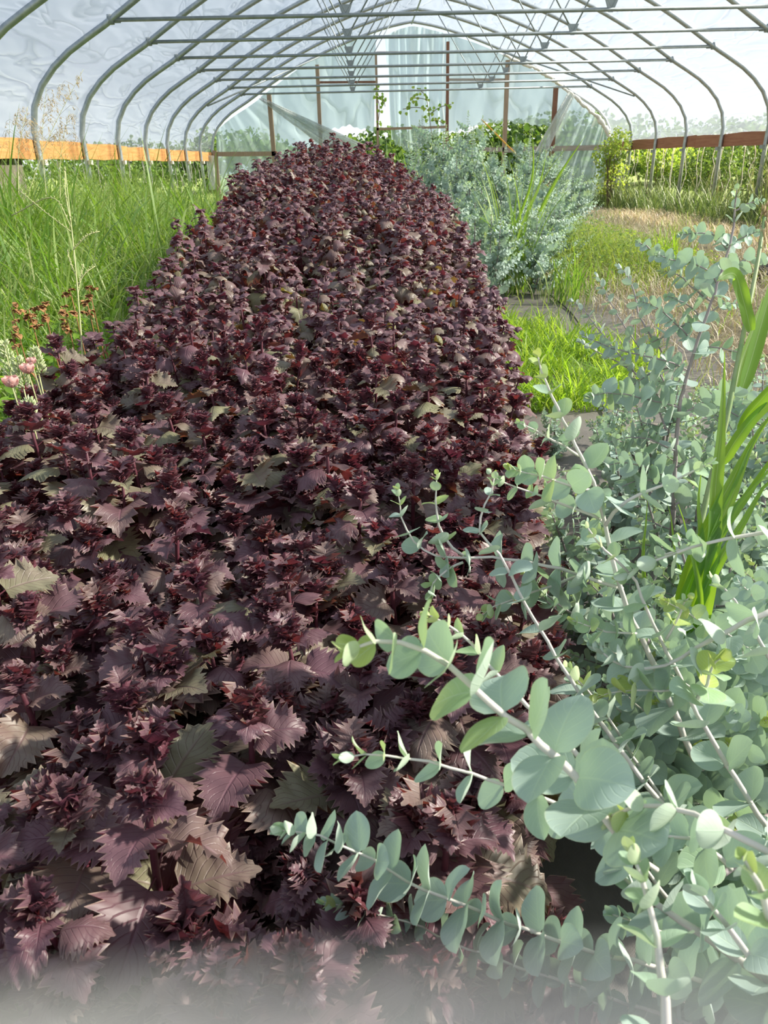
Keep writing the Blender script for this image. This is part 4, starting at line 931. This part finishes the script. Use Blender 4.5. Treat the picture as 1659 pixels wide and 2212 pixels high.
def sorghum():
    Rr = 1.35
    base = D(1500, 1420, 1.55); base[2] = 0.
    root = empty('sorghum_stalk', base, 'tall green sorghum stalk with a wavy backlit leaf and young seed head', 'plant')
    st = path([(1652, 470), (1634, 580), (1612, 690), (1590, 800), (1566, 920), (1545, 1000), (1500, 1200)], (1.45, 1.40, 1.38, 1.4)); st.append((st[-1]+base)/2+[.01, 0, 0]); st.append(base)
    MB().tube(spline(st, 40), np.linspace(.0035, .008, 40), 8).build('stem', M_CSTEM, root)
    def lf(pp, dd, wd, face=(0, -1, .3), **k):
        mb = MB(); strap_leaf(mb, path(pp, dd), wd, face, **k); mb.build('blade_leaf', M_CORN, root)
    lf([(1621, 715), (1614, 680), (1603, 640), (1590, 595), (1578, 590), (1560, 598), (1548, 608)], (1.38, 1.36, 1.3), .026, age=.3, wave=.002, fold=.10)
    lf([(1604, 838), (1622, 780), (1645, 700), (1659, 650), (1680, 560)], (1.38, 1.4), .028, age=.5)
    lf([(1590, 835), (1600, 790), (1625, 720), (1650, 640)], (1.40, 1.45), .018, age=.8)
    lf([(1598, 935), (1610, 905), (1640, 868), (1680, 830), (1740, 820)], (1.36, 1.3), .024, age=.2)
    lf([(1560, 1000), (1590, 950), (1640, 890), (1700, 850)], (1.36, 1.32), .024, age=.4)
    # seed head
    mb = MB(); r = np.random.default_rng(3)
    top = path([(1659, 445), (1650, 500), (1642, 545)], (1.46, 1.44))
    for i in range(70):
        t = r.random(); c = top[0]*(1-t)+top[2]*t+r.normal(0, .004, 3); mb.tube([c, c+[0, 0, .008], c+[0, 0, .013]], [.0008, .002, .0004], 4)
    mb.build('seed_head', M_SEED, root)
    kids(root, base)
    base = D(1475, 1350, 1.35); base[2] = 0
    root = empty('sorghum_stalk', base, 'leafy sorghum clump with upright strap leaves at the right edge', 'plant')
    L2 = [([(1540, 1180), (1545, 1060), (1555, 960), (1562, 850), (1565, 760)], .030, .45), ([(1520, 1150), (1580, 1040), (1640, 930), (1700, 850)], .028, .3), ([(1535, 1180), (1590, 1050), (1625, 960), (1665, 900)], .026, .6),
          ([(1530, 1180), (1620, 1060), (1659, 1000), (1720, 930)], .024, .2), ([(1550, 1170), (1600, 1080), (1640, 1040), (1700, 960)], .018, .5), ([(1515, 1160), (1508, 1080), (1512, 1040), (1516, 1000)], .016, .3),
          ([(1560, 1200), (1610, 1120), (1659, 1040), (1710, 1000)], .022, .1), ([(1505, 1240), (1490, 1180), (1478, 1130), (1465, 1090)], .014, .4)]
    for i, (pp, wd, ag) in enumerate(L2):
        mb = MB(); q = path(pp, (1.25, 1.22)); q.insert(0, np.array([base[0], base[1], max(.25, q[0][2]-.45)])); strap_leaf(mb, q, wd, (0, -1, .35), age=ag, wave=.001); mb.build('blade_leaf', M_CORN, root)
    MB().tube([base, base+[0, 0, .5]], [.009, .007], 8).build('stem', M_CSTEM, root)
    kids(root, base)
    mb = MB(); b = D(1400, 1360, 1.5); b[2] = 0
    for pp, wd, ag in [([(1395, 1290), (1388, 1200), (1395, 1130), (1400, 1060)], .014, .4), ([(1470, 1240), (1455, 1180), (1450, 1120), (1440, 1080)], .014, .2)]:
        q = path(pp, 1.6); q.insert(0, np.array([q[0][0], q[0][1]+.05, 0.])); strap_leaf(mb, q, wd, (0, -1, .3), age=ag)
    tag(mb.build('grass_tuft', M_CORN), 'two narrow grass blades standing left of the sorghum clump', 'grass')
sorghum()
b_ = P(1104, 650, 8.9)*[1, 1, 0]; r_ = empty('tall_grass_plant', b_, 'tall grass plant with one long blade reaching up to the right before the end wall', 'grass')
for pp, wd in [([(1108, 640), (1140, 520), (1195, 400), (1268, 288)], .042), ([(1100, 640), (1112, 500), (1150, 380), (1150, 275)], .036), ([(1096, 650), (1092, 560), (1085, 490)], .04), ([(1112, 640), (1150, 560), (1200, 480)], .04), ([(1104, 640), (1130, 480), (1165, 400), (1180, 330)], .04)]:
    mb = MB(); q = [b_]+[P(*z, 8.85) for z in pp]; strap_leaf(mb, q, wd, (0, -1, .3), age=.5); mb.build('blade_leaf', M_CORN, r_)
kids(r_, b_)

# seeding grasses on the left
def panicle(name, pts, spread, n, label, m_=M_SEED, r0=.003, seed=0, droop=.06, part='seed_head', from_=.55):
    r = np.random.default_rng(seed); c = spline(pts, 30); base = c[0].copy(); base_ = base*[1, 1, 0]
    root = empty(name, base_, label, 'seeding grass', 'seeding grass stalks on the left')
    MB().tube(c, np.linspace(r0, r0*.35, 30), 5).build('stem', M_GRASSSTEM, root)
    mb = MB()
    for i in range(n):
        t = r.uniform(from_, 1); p0 = c[int(t*29)]; a = r.uniform(0, 6.28); ln = spread*(1.15-t)*1.6*r.uniform(.5, 1.)
        e_ = p0+np.array([math.cos(a)*ln, math.sin(a)*ln, ln*.5]); e2 = e_+[math.cos(a)*ln*.3, math.sin(a)*ln*.3, -droop*r.uniform(.4, 1)]
        w_ = spline([p0, e_, e2], 5); mb.tube(w_, .0009, 3, caps=False)
        for q in range(6):
            s = w_[2]+(w_[4]-w_[2])*r.random()+r.normal(0, .004, 3); mb.tube([s, s+[0, 0, -.006], s+[0, 0, -.013]], [.0005, .0022, .0004], 4, caps=False)
    mb.build(part, m_, root); kids(root, base_)
M_GRASSSTEM = plain('grass_stem', (.36, .38, .16), (.50, .50, .26), 20, .6)
for i, (x0, y0, x1, y1, dd) in enumerate([(60, 420, 180, 150, 5.2), (100, 420, 100, 190, 5.4), (40, 420, 60, 230, 5.0), (130, 430, 150, 240, 5.6)]):
    a = D(x0, y0, dd); b = D(x1, y1, dd); panicle('seeding_grass', [a, (a+b)/2+[-.03, 0, 0], b], .16, 34, 'golden open grass panicle rising against the plastic at the upper left', seed=i, from_=.35)
a = D(190, 930, 2.9); b = D(163, 575, 3.0); c = D(140, 360, 3.1)
r_ = empty('seeding_grass', a*[1, 1, 0], 'tall thin yellow-green grass stalk in front of the bed edge', 'seeding grass')
MB().tube(spline([a, b, c], 30), np.linspace(.0045, .0015, 30), 5).build('stem', M_GRASSSTEM, r_)
mb = MB()
for i, (q0, q1, q2) in enumerate([((153, 490), (120, 430), (25, 465)), ((158, 540), (195, 505), (215, 500)), ((166, 620), (185, 590), (205, 575)), ((168, 640), (175, 600), (180, 570)), ((153, 500), (100, 460), (40, 410)), ((140, 360), (142, 420), (153, 480)), ((165, 600), (150, 560), (146, 540))]):
    w_ = spline([D(*q0, 3.0), D(*q1, 3.0), D(*q2, 3.02)], 16); mb.tube(w_, .0022, 4)
    for k in range(14): s = w_[k+1]+rng.normal(0, .002, 3); mb.tube([s, s+[0, 0, .005], s+[0, 0, .009]], [.0008, .0024, .0005], 4, caps=False)
mb.build('finger_spikes', M_GRASSSTEM, r_); kids(r_, a*[1, 1, 0])

# dried brown flower stalks, pink blooms, pale spikes left of the bed
def dried(px, py, dist, n, label):
    top = D(px, py, dist); base = np.array([top[0]+.03, top[1]+.02, 0]); root = empty('dried_flower_stalk', base, label, 'dried flower', 'dried brown flower stalks left of the bed')
    c = spline([base, (top+base)/2, top], 12); MB().tube(c, np.linspace(.004, .002, 12), 5).build('stem', M_BROWNFL, root)
    r = np.random.default_rng(int(px)); mb = MB()
    lt = leaf_tpl(w_ovate, 5, 2, fold=.5, droop=1.5)
    for i in range(n):
        o = top+np.array([0, 0, -.002-.011*i*.9])+r.normal(0, .012, 3)
        for k in range(7):
            a = r.uniform(0, 6.28); el = r.uniform(-.1, 1.2); place(mb, lt, [o], [[math.cos(a)*math.cos(el), math.sin(a)*math.cos(el), math.sin(el)]], [[-math.cos(a)*.4, -math.sin(a)*.4, 1]], r.uniform(.014, .024), .5, wx=1.2)
    mb.build('flower_head', M_BROWNFL, root)
    mb = MB()
    for k in range(5):
        o = c[4+k]; a = r.uniform(0, 6.28); place(mb, lt, [o], [[math.cos(a), math.sin(a), -.4]], [[0, 0, 1]], r.uniform(.03, .05), .5, wx=.5)
    mb.build('withered_leaves', M_BROWNFL, root); kids(root, base)
for px, py, dd, n, lab in [(62, 668, 2.75, 9, 'thick dried brown flower spike, leftmost of the pair by the grass'), (92, 655, 2.8, 7, 'dried brown flower spike just right of the thickest one'),
        (140, 672, 2.9, 7, 'dried brown flower spike beside the thin grass stalk'), (152, 630, 3.0, 4, 'small dried flower head standing highest above the thin ones'), (193, 625, 3.05, 5, 'dried flower head close to the bed edge, upper one'),
        (188, 652, 3.0, 6, 'dried flower head close to the bed edge, lower one'), (24, 663, 2.8, 3, 'single small dried flower head at the far left'), (24, 715, 2.6, 4, 'dark withered flower head low at the left')]:
    dried(px, py, dd, n, lab)
def bloom(px, py, dist, s_, label):
    top = D(px, py, dist); base = np.array([top[0], top[1]+.02, 0]); root = empty('pink_flower', base, label, 'flower', 'pale pink flowers left of the bed')
    MB().tube(spline([base, (base+top)/2+[.02, 0, 0], top], 10), np.linspace(.003, .002, 10), 5).build('stem', M_GRASSSTEM, root)
    mb = MB(); lt = leaf_tpl(w_round, 7, 4, cup=.9, droop=-1.2, ruffle=.05, rk=1.5)
    for ring, (k, el, sz) in enumerate([(5, .35, 1.), (5, .8, .85), (4, 1.15, .65)]):
        for j in range(k):
            a = j*6.28/k+ring*.6; place(mb, lt, [top], [[math.cos(a)*math.cos(el), math.sin(a)*math.cos(el), math.sin(el)]], [[-math.cos(a)*math.sin(el), -math.sin(a)*math.sin(el), math.cos(el)]], s_*sz, .5, wx=1.1)
    mb.build('petals', M_PINK, root); kids(root, base)
bloom(27, 838, 2.25, .046, 'open pale pink bloom at the left edge of the picture')
bloom(62, 808, 2.3, .042, 'pale pink bloom tucked against the shiso leaves')
bloom(70, 788, 2.4, .030, 'small pale pink bud above the bloom by the shiso')
def spike(px, py, dist, ln, label):
    top = D(px, py, dist); base = np.array([top[0], top[1], 0]); root = empty('flower_spike', base, label, 'flower', 'pale green flower spikes left of the bed')
    MB().tube([base, top], [.004, .002], 5).build('stem', M_GRASSSTEM, root); mb = MB(); r = np.random.default_rng(int(px+py))
    for i in range(90):
        t = r.random(); a = r.uniform(0, 6.28); rr_ = .028*(t**.6)+.004; o = top-[0, 0, ln*t]+np.array([math.cos(a), math.sin(a), 0])*rr_*.5
        d = np.array([math.cos(a)*.8, math.sin(a)*.8, .8]); mb.tube([o, o+d*.009, o+d*.018], [.001, .0034, .0008], 5)
    mb.build('buds', M_PALEFL, root); kids(root, base)
spike(8, 742, 2.45, .14, 'pale green budding flower spike at the left edge')
spike(36, 775, 2.4, .10, 'pale green budding spike behind the pink flowers')
spike(72, 755, 2.45, .08, 'short pale green budding spike right of the others')
spike(60, 865, 2.15, .085, 'bushy pale green spike below the pink flowers')

# ------------------------------------------------------------------ vine, rubbish, pot, planks
root = empty('climbing_vine', P(920, 300, 25.4)*[1, 1, 0], 'thin leafy vine climbing up the end wall behind the eucalyptus', 'vine')
sm = MB(); lv = MB(); vt = leaf_tpl(w_ovate, 6, 2, fold=.2, droop=.5)
for pp in [[(935, 330), (930, 270), (925, 235), (918, 205), (900, 190)], [(925, 250), (950, 232), (975, 225)], [(922, 235), (895, 232), (870, 236)], [(922, 215), (905, 212), (885, 213)], [(816, 270), (820, 230), (812, 195), (815, 185)], [(815, 205), (828, 215), (832, 230)], [(935, 260), (950, 262), (958, 268)]]:
    c = spline([P(*q, 25.3) for q in pp], 24); sm.tube(c, .010, 4)
    k = rng.integers(0, 24, 13); az = rng.uniform(0, 6.28, 13)
    place(lv, vt, c[k]+rng.normal(0, .05, (13, 3)), np.stack([np.cos(az), .3*np.sin(az), np.sin(az)], -1), np.array([[0, -1., .5]]).repeat(13, 0), rng.uniform(.07, .13, 13), rng.uniform(.1, .8, 13))
sm.build('vine_stem', M_BARK, root); lv.build('leaves', M_WEED, root); kids(root, P(920, 300, 25.4)*[1, 1, 0])
def lump(name, c, sx_, sy_, sz_, m_, label, cat, seed=0):
    n, k = 16, 9; r = np.random.default_rng(seed); a = np.linspace(0, 2*np.pi, n, endpoint=False); b = np.linspace(-.5*np.pi, .5*np.pi, k)
    V = np.array([[math.cos(q)*math.cos(s_)*sx_, math.sin(q)*math.cos(s_)*sy_, math.sin(s_)*sz_] for s_ in b for q in a]); V *= 1+.16*r.normal(0, 1, (len(V), 1))
    V[:, 2] += sz_*.8
    i = np.arange(k-1)[:, None]*n; j = np.arange(n)[None]; F = np.stack([i+j, i+(j+1) % n, i+n+(j+1) % n, i+n+j], -1).reshape(-1, 4)
    return tag(MB().add(V, F).build(name, m_, loc=None), label, cat), setattr(COL.objects[-1], 'location', tuple(c))
lump('plastic_scrap', G(1490, 462), .22, .10, .05, M_WHITEP, 'white plastic scrap lying on the straw at the right', 'litter', 2)
lump('plastic_scrap', G(1405, 450), .45, .12, .06, M_WHITEP, 'long strip of white plastic half buried near the right wall', 'litter', 3)
lump('black_bag', G(1655, 606), .20, .13, .10, M_BLACK, 'black plastic bag on the straw at the right edge', 'bag', 4)
def plank(a, b, w_, h_, m_, label, name='wooden_plank'):
    c = (np.asarray(a)+np.asarray(b))/2; tag(MB().beam(a, b, w_, h_).build(name, m_, smooth=False, loc=c), label, 'plank')
a, b = G(1622, 765), G(1720, 752); a[2] = b[2] = .05; plank(a, b, .18, .08, M_POST, 'short weathered plank lying on the ground at the right edge')
tag(MB().tube(spline([G(1180, 640)+[0, 0, .045], G(1232, 685)+[0, 0, .045], G(1262, 730)+[0, 0, .045]], 12), .008, 6).build('drip_line', M_BLACK), 'thin black drip hose lying on the grey fabric', 'hose')
tag(MB().tube(spline([(1.15, 1.5, .04), (1.3, 3.2, .04), (1.45, 4.6, .045)], 14), .008, 6).build('drip_line', M_BLACK), 'black drip hose under the eucalyptus on the fabric', 'hose')
wb = P(1386, 470, 13.5)
pipe('cut_stake', G(1536, 475)*[1, 1, 0], G(1536, 475)*[1, 1, 0]+[0.02, 0, .42], .02, M_GRASSSTEM, 'pale cut stalk standing upright in the straw', 'stake')

# ------------------------------------------------------------------ beyond the walls
TT = [leaf_tpl(w_ovate, 4, 2, fold=.3, droop=.8), leaf_tpl(w_round, 4, 2, fold=-.2, droop=.5)]
def foliage_cloud(mb, c, rad, n, ls, r, ages=(0, 1), sq=1.):
    c = np.asarray(c, float); d = nrm(r.normal(0, 1, (n, 3))); q = r.uniform(.55, 1.05, n)**.6
    # lumpy crown
    l_ = 1+.22*np.sin(d[:, 0]*5+c[0])*np.sin(d[:, 2]*6+c[1])+.12*np.sin(d[:, 1]*11)
    p = c + d*np.asarray(rad)*(q*l_)[:, None]
    for k, t in enumerate(TT):
        m_ = np.arange(n) % len(TT) == k
        place(mb, t, p[m_], r.normal(0, 1, (m_.sum(), 3))+[0, 0, -.3], nrm(d[m_])+r.normal(0, .5, (m_.sum(), 3)), ls*r.uniform(.6, 1.3, m_.sum()), r.uniform(*ages, m_.sum()))
def tree(x, y, h, w_, label, m_=M_TREE, n=2600, ls=.26, group='trees beyond the end wall', seed=0, ages=(0, 1), low=.15):
    r = np.random.default_rng(seed); root = empty('tree', (x, y, 0), label, 'tree', group)
    MB().tube([(0, 0, 0), (r.uniform(-.2, .2), 0, h*.4), (r.uniform(-.3, .3), 0, h*.8)], [w_*.06, w_*.045, .03], 7).build('trunk', M_BARK, root)
    mb = MB()
    for k in range(5):
        a = r.uniform(0, 6.28); foliage_cloud(mb, (math.cos(a)*w_*.28, math.sin(a)*w_*.28, h*(low+.18+.5*k/4.)), (w_*.42, w_*.42, h*.26), n//5, ls, r, ages)
    mb.build('crown', m_, root)
for i, (x, y, h, w_) in enumerate([(-22, 52, 2.8, 9), (-15, 50, 2.7, 8), (-8.5, 47, 3.0, 7), (-4.5, 52, 2.6, 6), (-.5, 47, 2.5, 6), (3.2, 44, 2.9, 6), (6.4, 42, 2.9, 6), (9.6, 41, 3.1, 6.5), (13, 42, 2.9, 7), (17.5, 43, 2.8, 7.5), (22.5, 44, 2.8, 8), (28, 43, 2.8, 9)]):
    tree(x, y, h, w_, 'dark green leafy tree in the line beyond the plastic end wall', seed=50+i)
for i, (x, y, h, w_) in enumerate([(-30, 46, 2.6, 9), (-34, 37, 2.5, 8), (-37, 29, 2.4, 8), (-39, 21, 2.3, 8)]):
    tree(x, y, h, w_, 'distant green tree across the meadow on the left', group='trees across the left meadow', seed=80+i)
def outbush(x, y, h, w_, label, m_, n, ls, seed, ages, group):
    r = np.random.default_rng(seed); root = empty('leafy_bush', (x, y, 0), label, 'bush', group); sm = MB()
    for k in range(8):
        a = r.uniform(0, 6.28); e_ = np.array([math.cos(a)*w_*.45*r.random(), math.sin(a)*w_*.45*r.random(), h*r.uniform(.7, 1.)])
        sm.tube(spline([(0, 0, 0), e_*.5+r.normal(0, .08, 3), e_], 7), np.linspace(.022, .006, 7), 5)
    sm.build('stems', M_BARK, root); mb = MB()
    for k in range(7):
        foliage_cloud(mb, (r.normal(0, w_*.25), r.normal(0, w_*.25), h*r.uniform(.35, .95)), (w_*.32, w_*.32, h*.2), n//7, ls, r, ages)
    mb.build('foliage', m_, root)
for i in range(11):
    y = 8.5+i*2.0; x = 9.6+rng.uniform(-.3, .5)
    bright = i in (8, 4)
    outbush(x + (.0 if bright else .8), y+rng.uniform(-.4, .4), 1.6, 2.2, ('bright yellow-green leafy bush outside the right wall' if bright else 'dark leafy bush growing outside the right wall'), M_WEED if bright else M_TREE, 2600, .085, 120+i, (.0, .7) if bright else (.4, 1),
            'bright bushes outside the right wall' if bright else 'dark bushes outside the right wall')
for i, (x, y, h) in enumerate([(8.4, 14.2, 1.6), (8.5, 15.8, 1.7), (8.6, 12.6, 1.7), (8.9, 17.2, 1.6), (8.4, 11.2, 1.7), (8.8, 19.5, 1.4)]):
    clump('reed_clump', (x, y, 0), 90, (h*.6, h*1.15), (.012, .022), (.2, 1.3), 'tall drying grass clump outside the right wall', M_RANK, .28, ages=(.5, 1), group='drying grass clumps outside the right wall', seed=150+i)
outbush(7.35, 23.6, 1.9, 1.0, 'small bright bush pushing up at the far right corner', M_WEED, 1500, .07, 190, (.3, .8), None)
# pale tumbled shed behind the left strings
root = empty('garden_shed', (-8.6, 17.5, 0), 'small shed with pale frame seen under the left board', 'shed')
MB().box((0, 0, .85), (2.0, 2.4, 1.7)).build('wall', plain('dark_shed_board', (.045, .04, .035), (.09, .08, .07), 3, .9, bmp=.3), root, smooth=False)
mb = MB(); V = np.array([(-1.2, -1.4, 1.65), (1.2, -1.4, 1.65), (0, -1.4, 2.25), (-1.2, 1.4, 1.65), (1.2, 1.4, 1.65), (0, 1.4, 2.25)])
mb.add(V, [np.array([[0, 3, 5, 2], [2, 5, 4, 1], [0, 1, 4, 3]]), np.array([[0, 2, 1], [3, 4, 5]])]); mb.build('roof', M_RAIL, root, smooth=False)
MB().beam((1.05, -1.25, 0), (1.05, -1.25, 1.7), .12, .12, up=(0, 1, 0)).build('corner_post', M_WHITEP, root, smooth=False)

# ------------------------------------------------------------------ thin pale scattering volume low over the front of the bed
def veil():
    mt, nt, o = mat('veil'); Lk = nt.links.new
    tc = N(nt, 'ShaderNodeTexCoord'); v = N(nt, 'ShaderNodeVectorMath', operation='LENGTH'); Lk(tc.outputs['Object'], v.inputs[0])
    f = math_(nt, 'SUBTRACT', 1.0, v.outputs['Value'], clamp=True)
    dn = math_(nt, 'MULTIPLY', math_(nt, 'POWER', f, .9), 8.5)
    vs = N(nt, 'ShaderNodeVolumeScatter'); vs.inputs['Color'].default_value = (.98, .97, .90, 1); vs.inputs['Anisotropy'].default_value = -.35; Lk(dn, vs.inputs['Density'])
    Lk(vs.outputs[0], o.inputs['Volume'])
    n, k = 20, 11; a = np.linspace(0, 2*np.pi, n, endpoint=False); b = np.linspace(-.5*np.pi, .5*np.pi, k)
    V = np.array([[math.cos(q)*math.cos(c), math.sin(q)*math.cos(c), math.sin(c)] for c in b for q in a])
    i = np.arange(k-1)[:, None]*n; j = np.arange(n)[None]; F = np.stack([i+j, i+(j+1) % n, i+n+(j+1) % n, i+n+j], -1).reshape(-1, 4)
    ob = MB().add(V, F).build('veil', mt); ob.location = (.0, .13, .60); ob.scale = (1.5, .375, .34)
    tag(ob, 'thin pale mist lying low over the front of the bed', 'veil', kind='stuff')
veil()
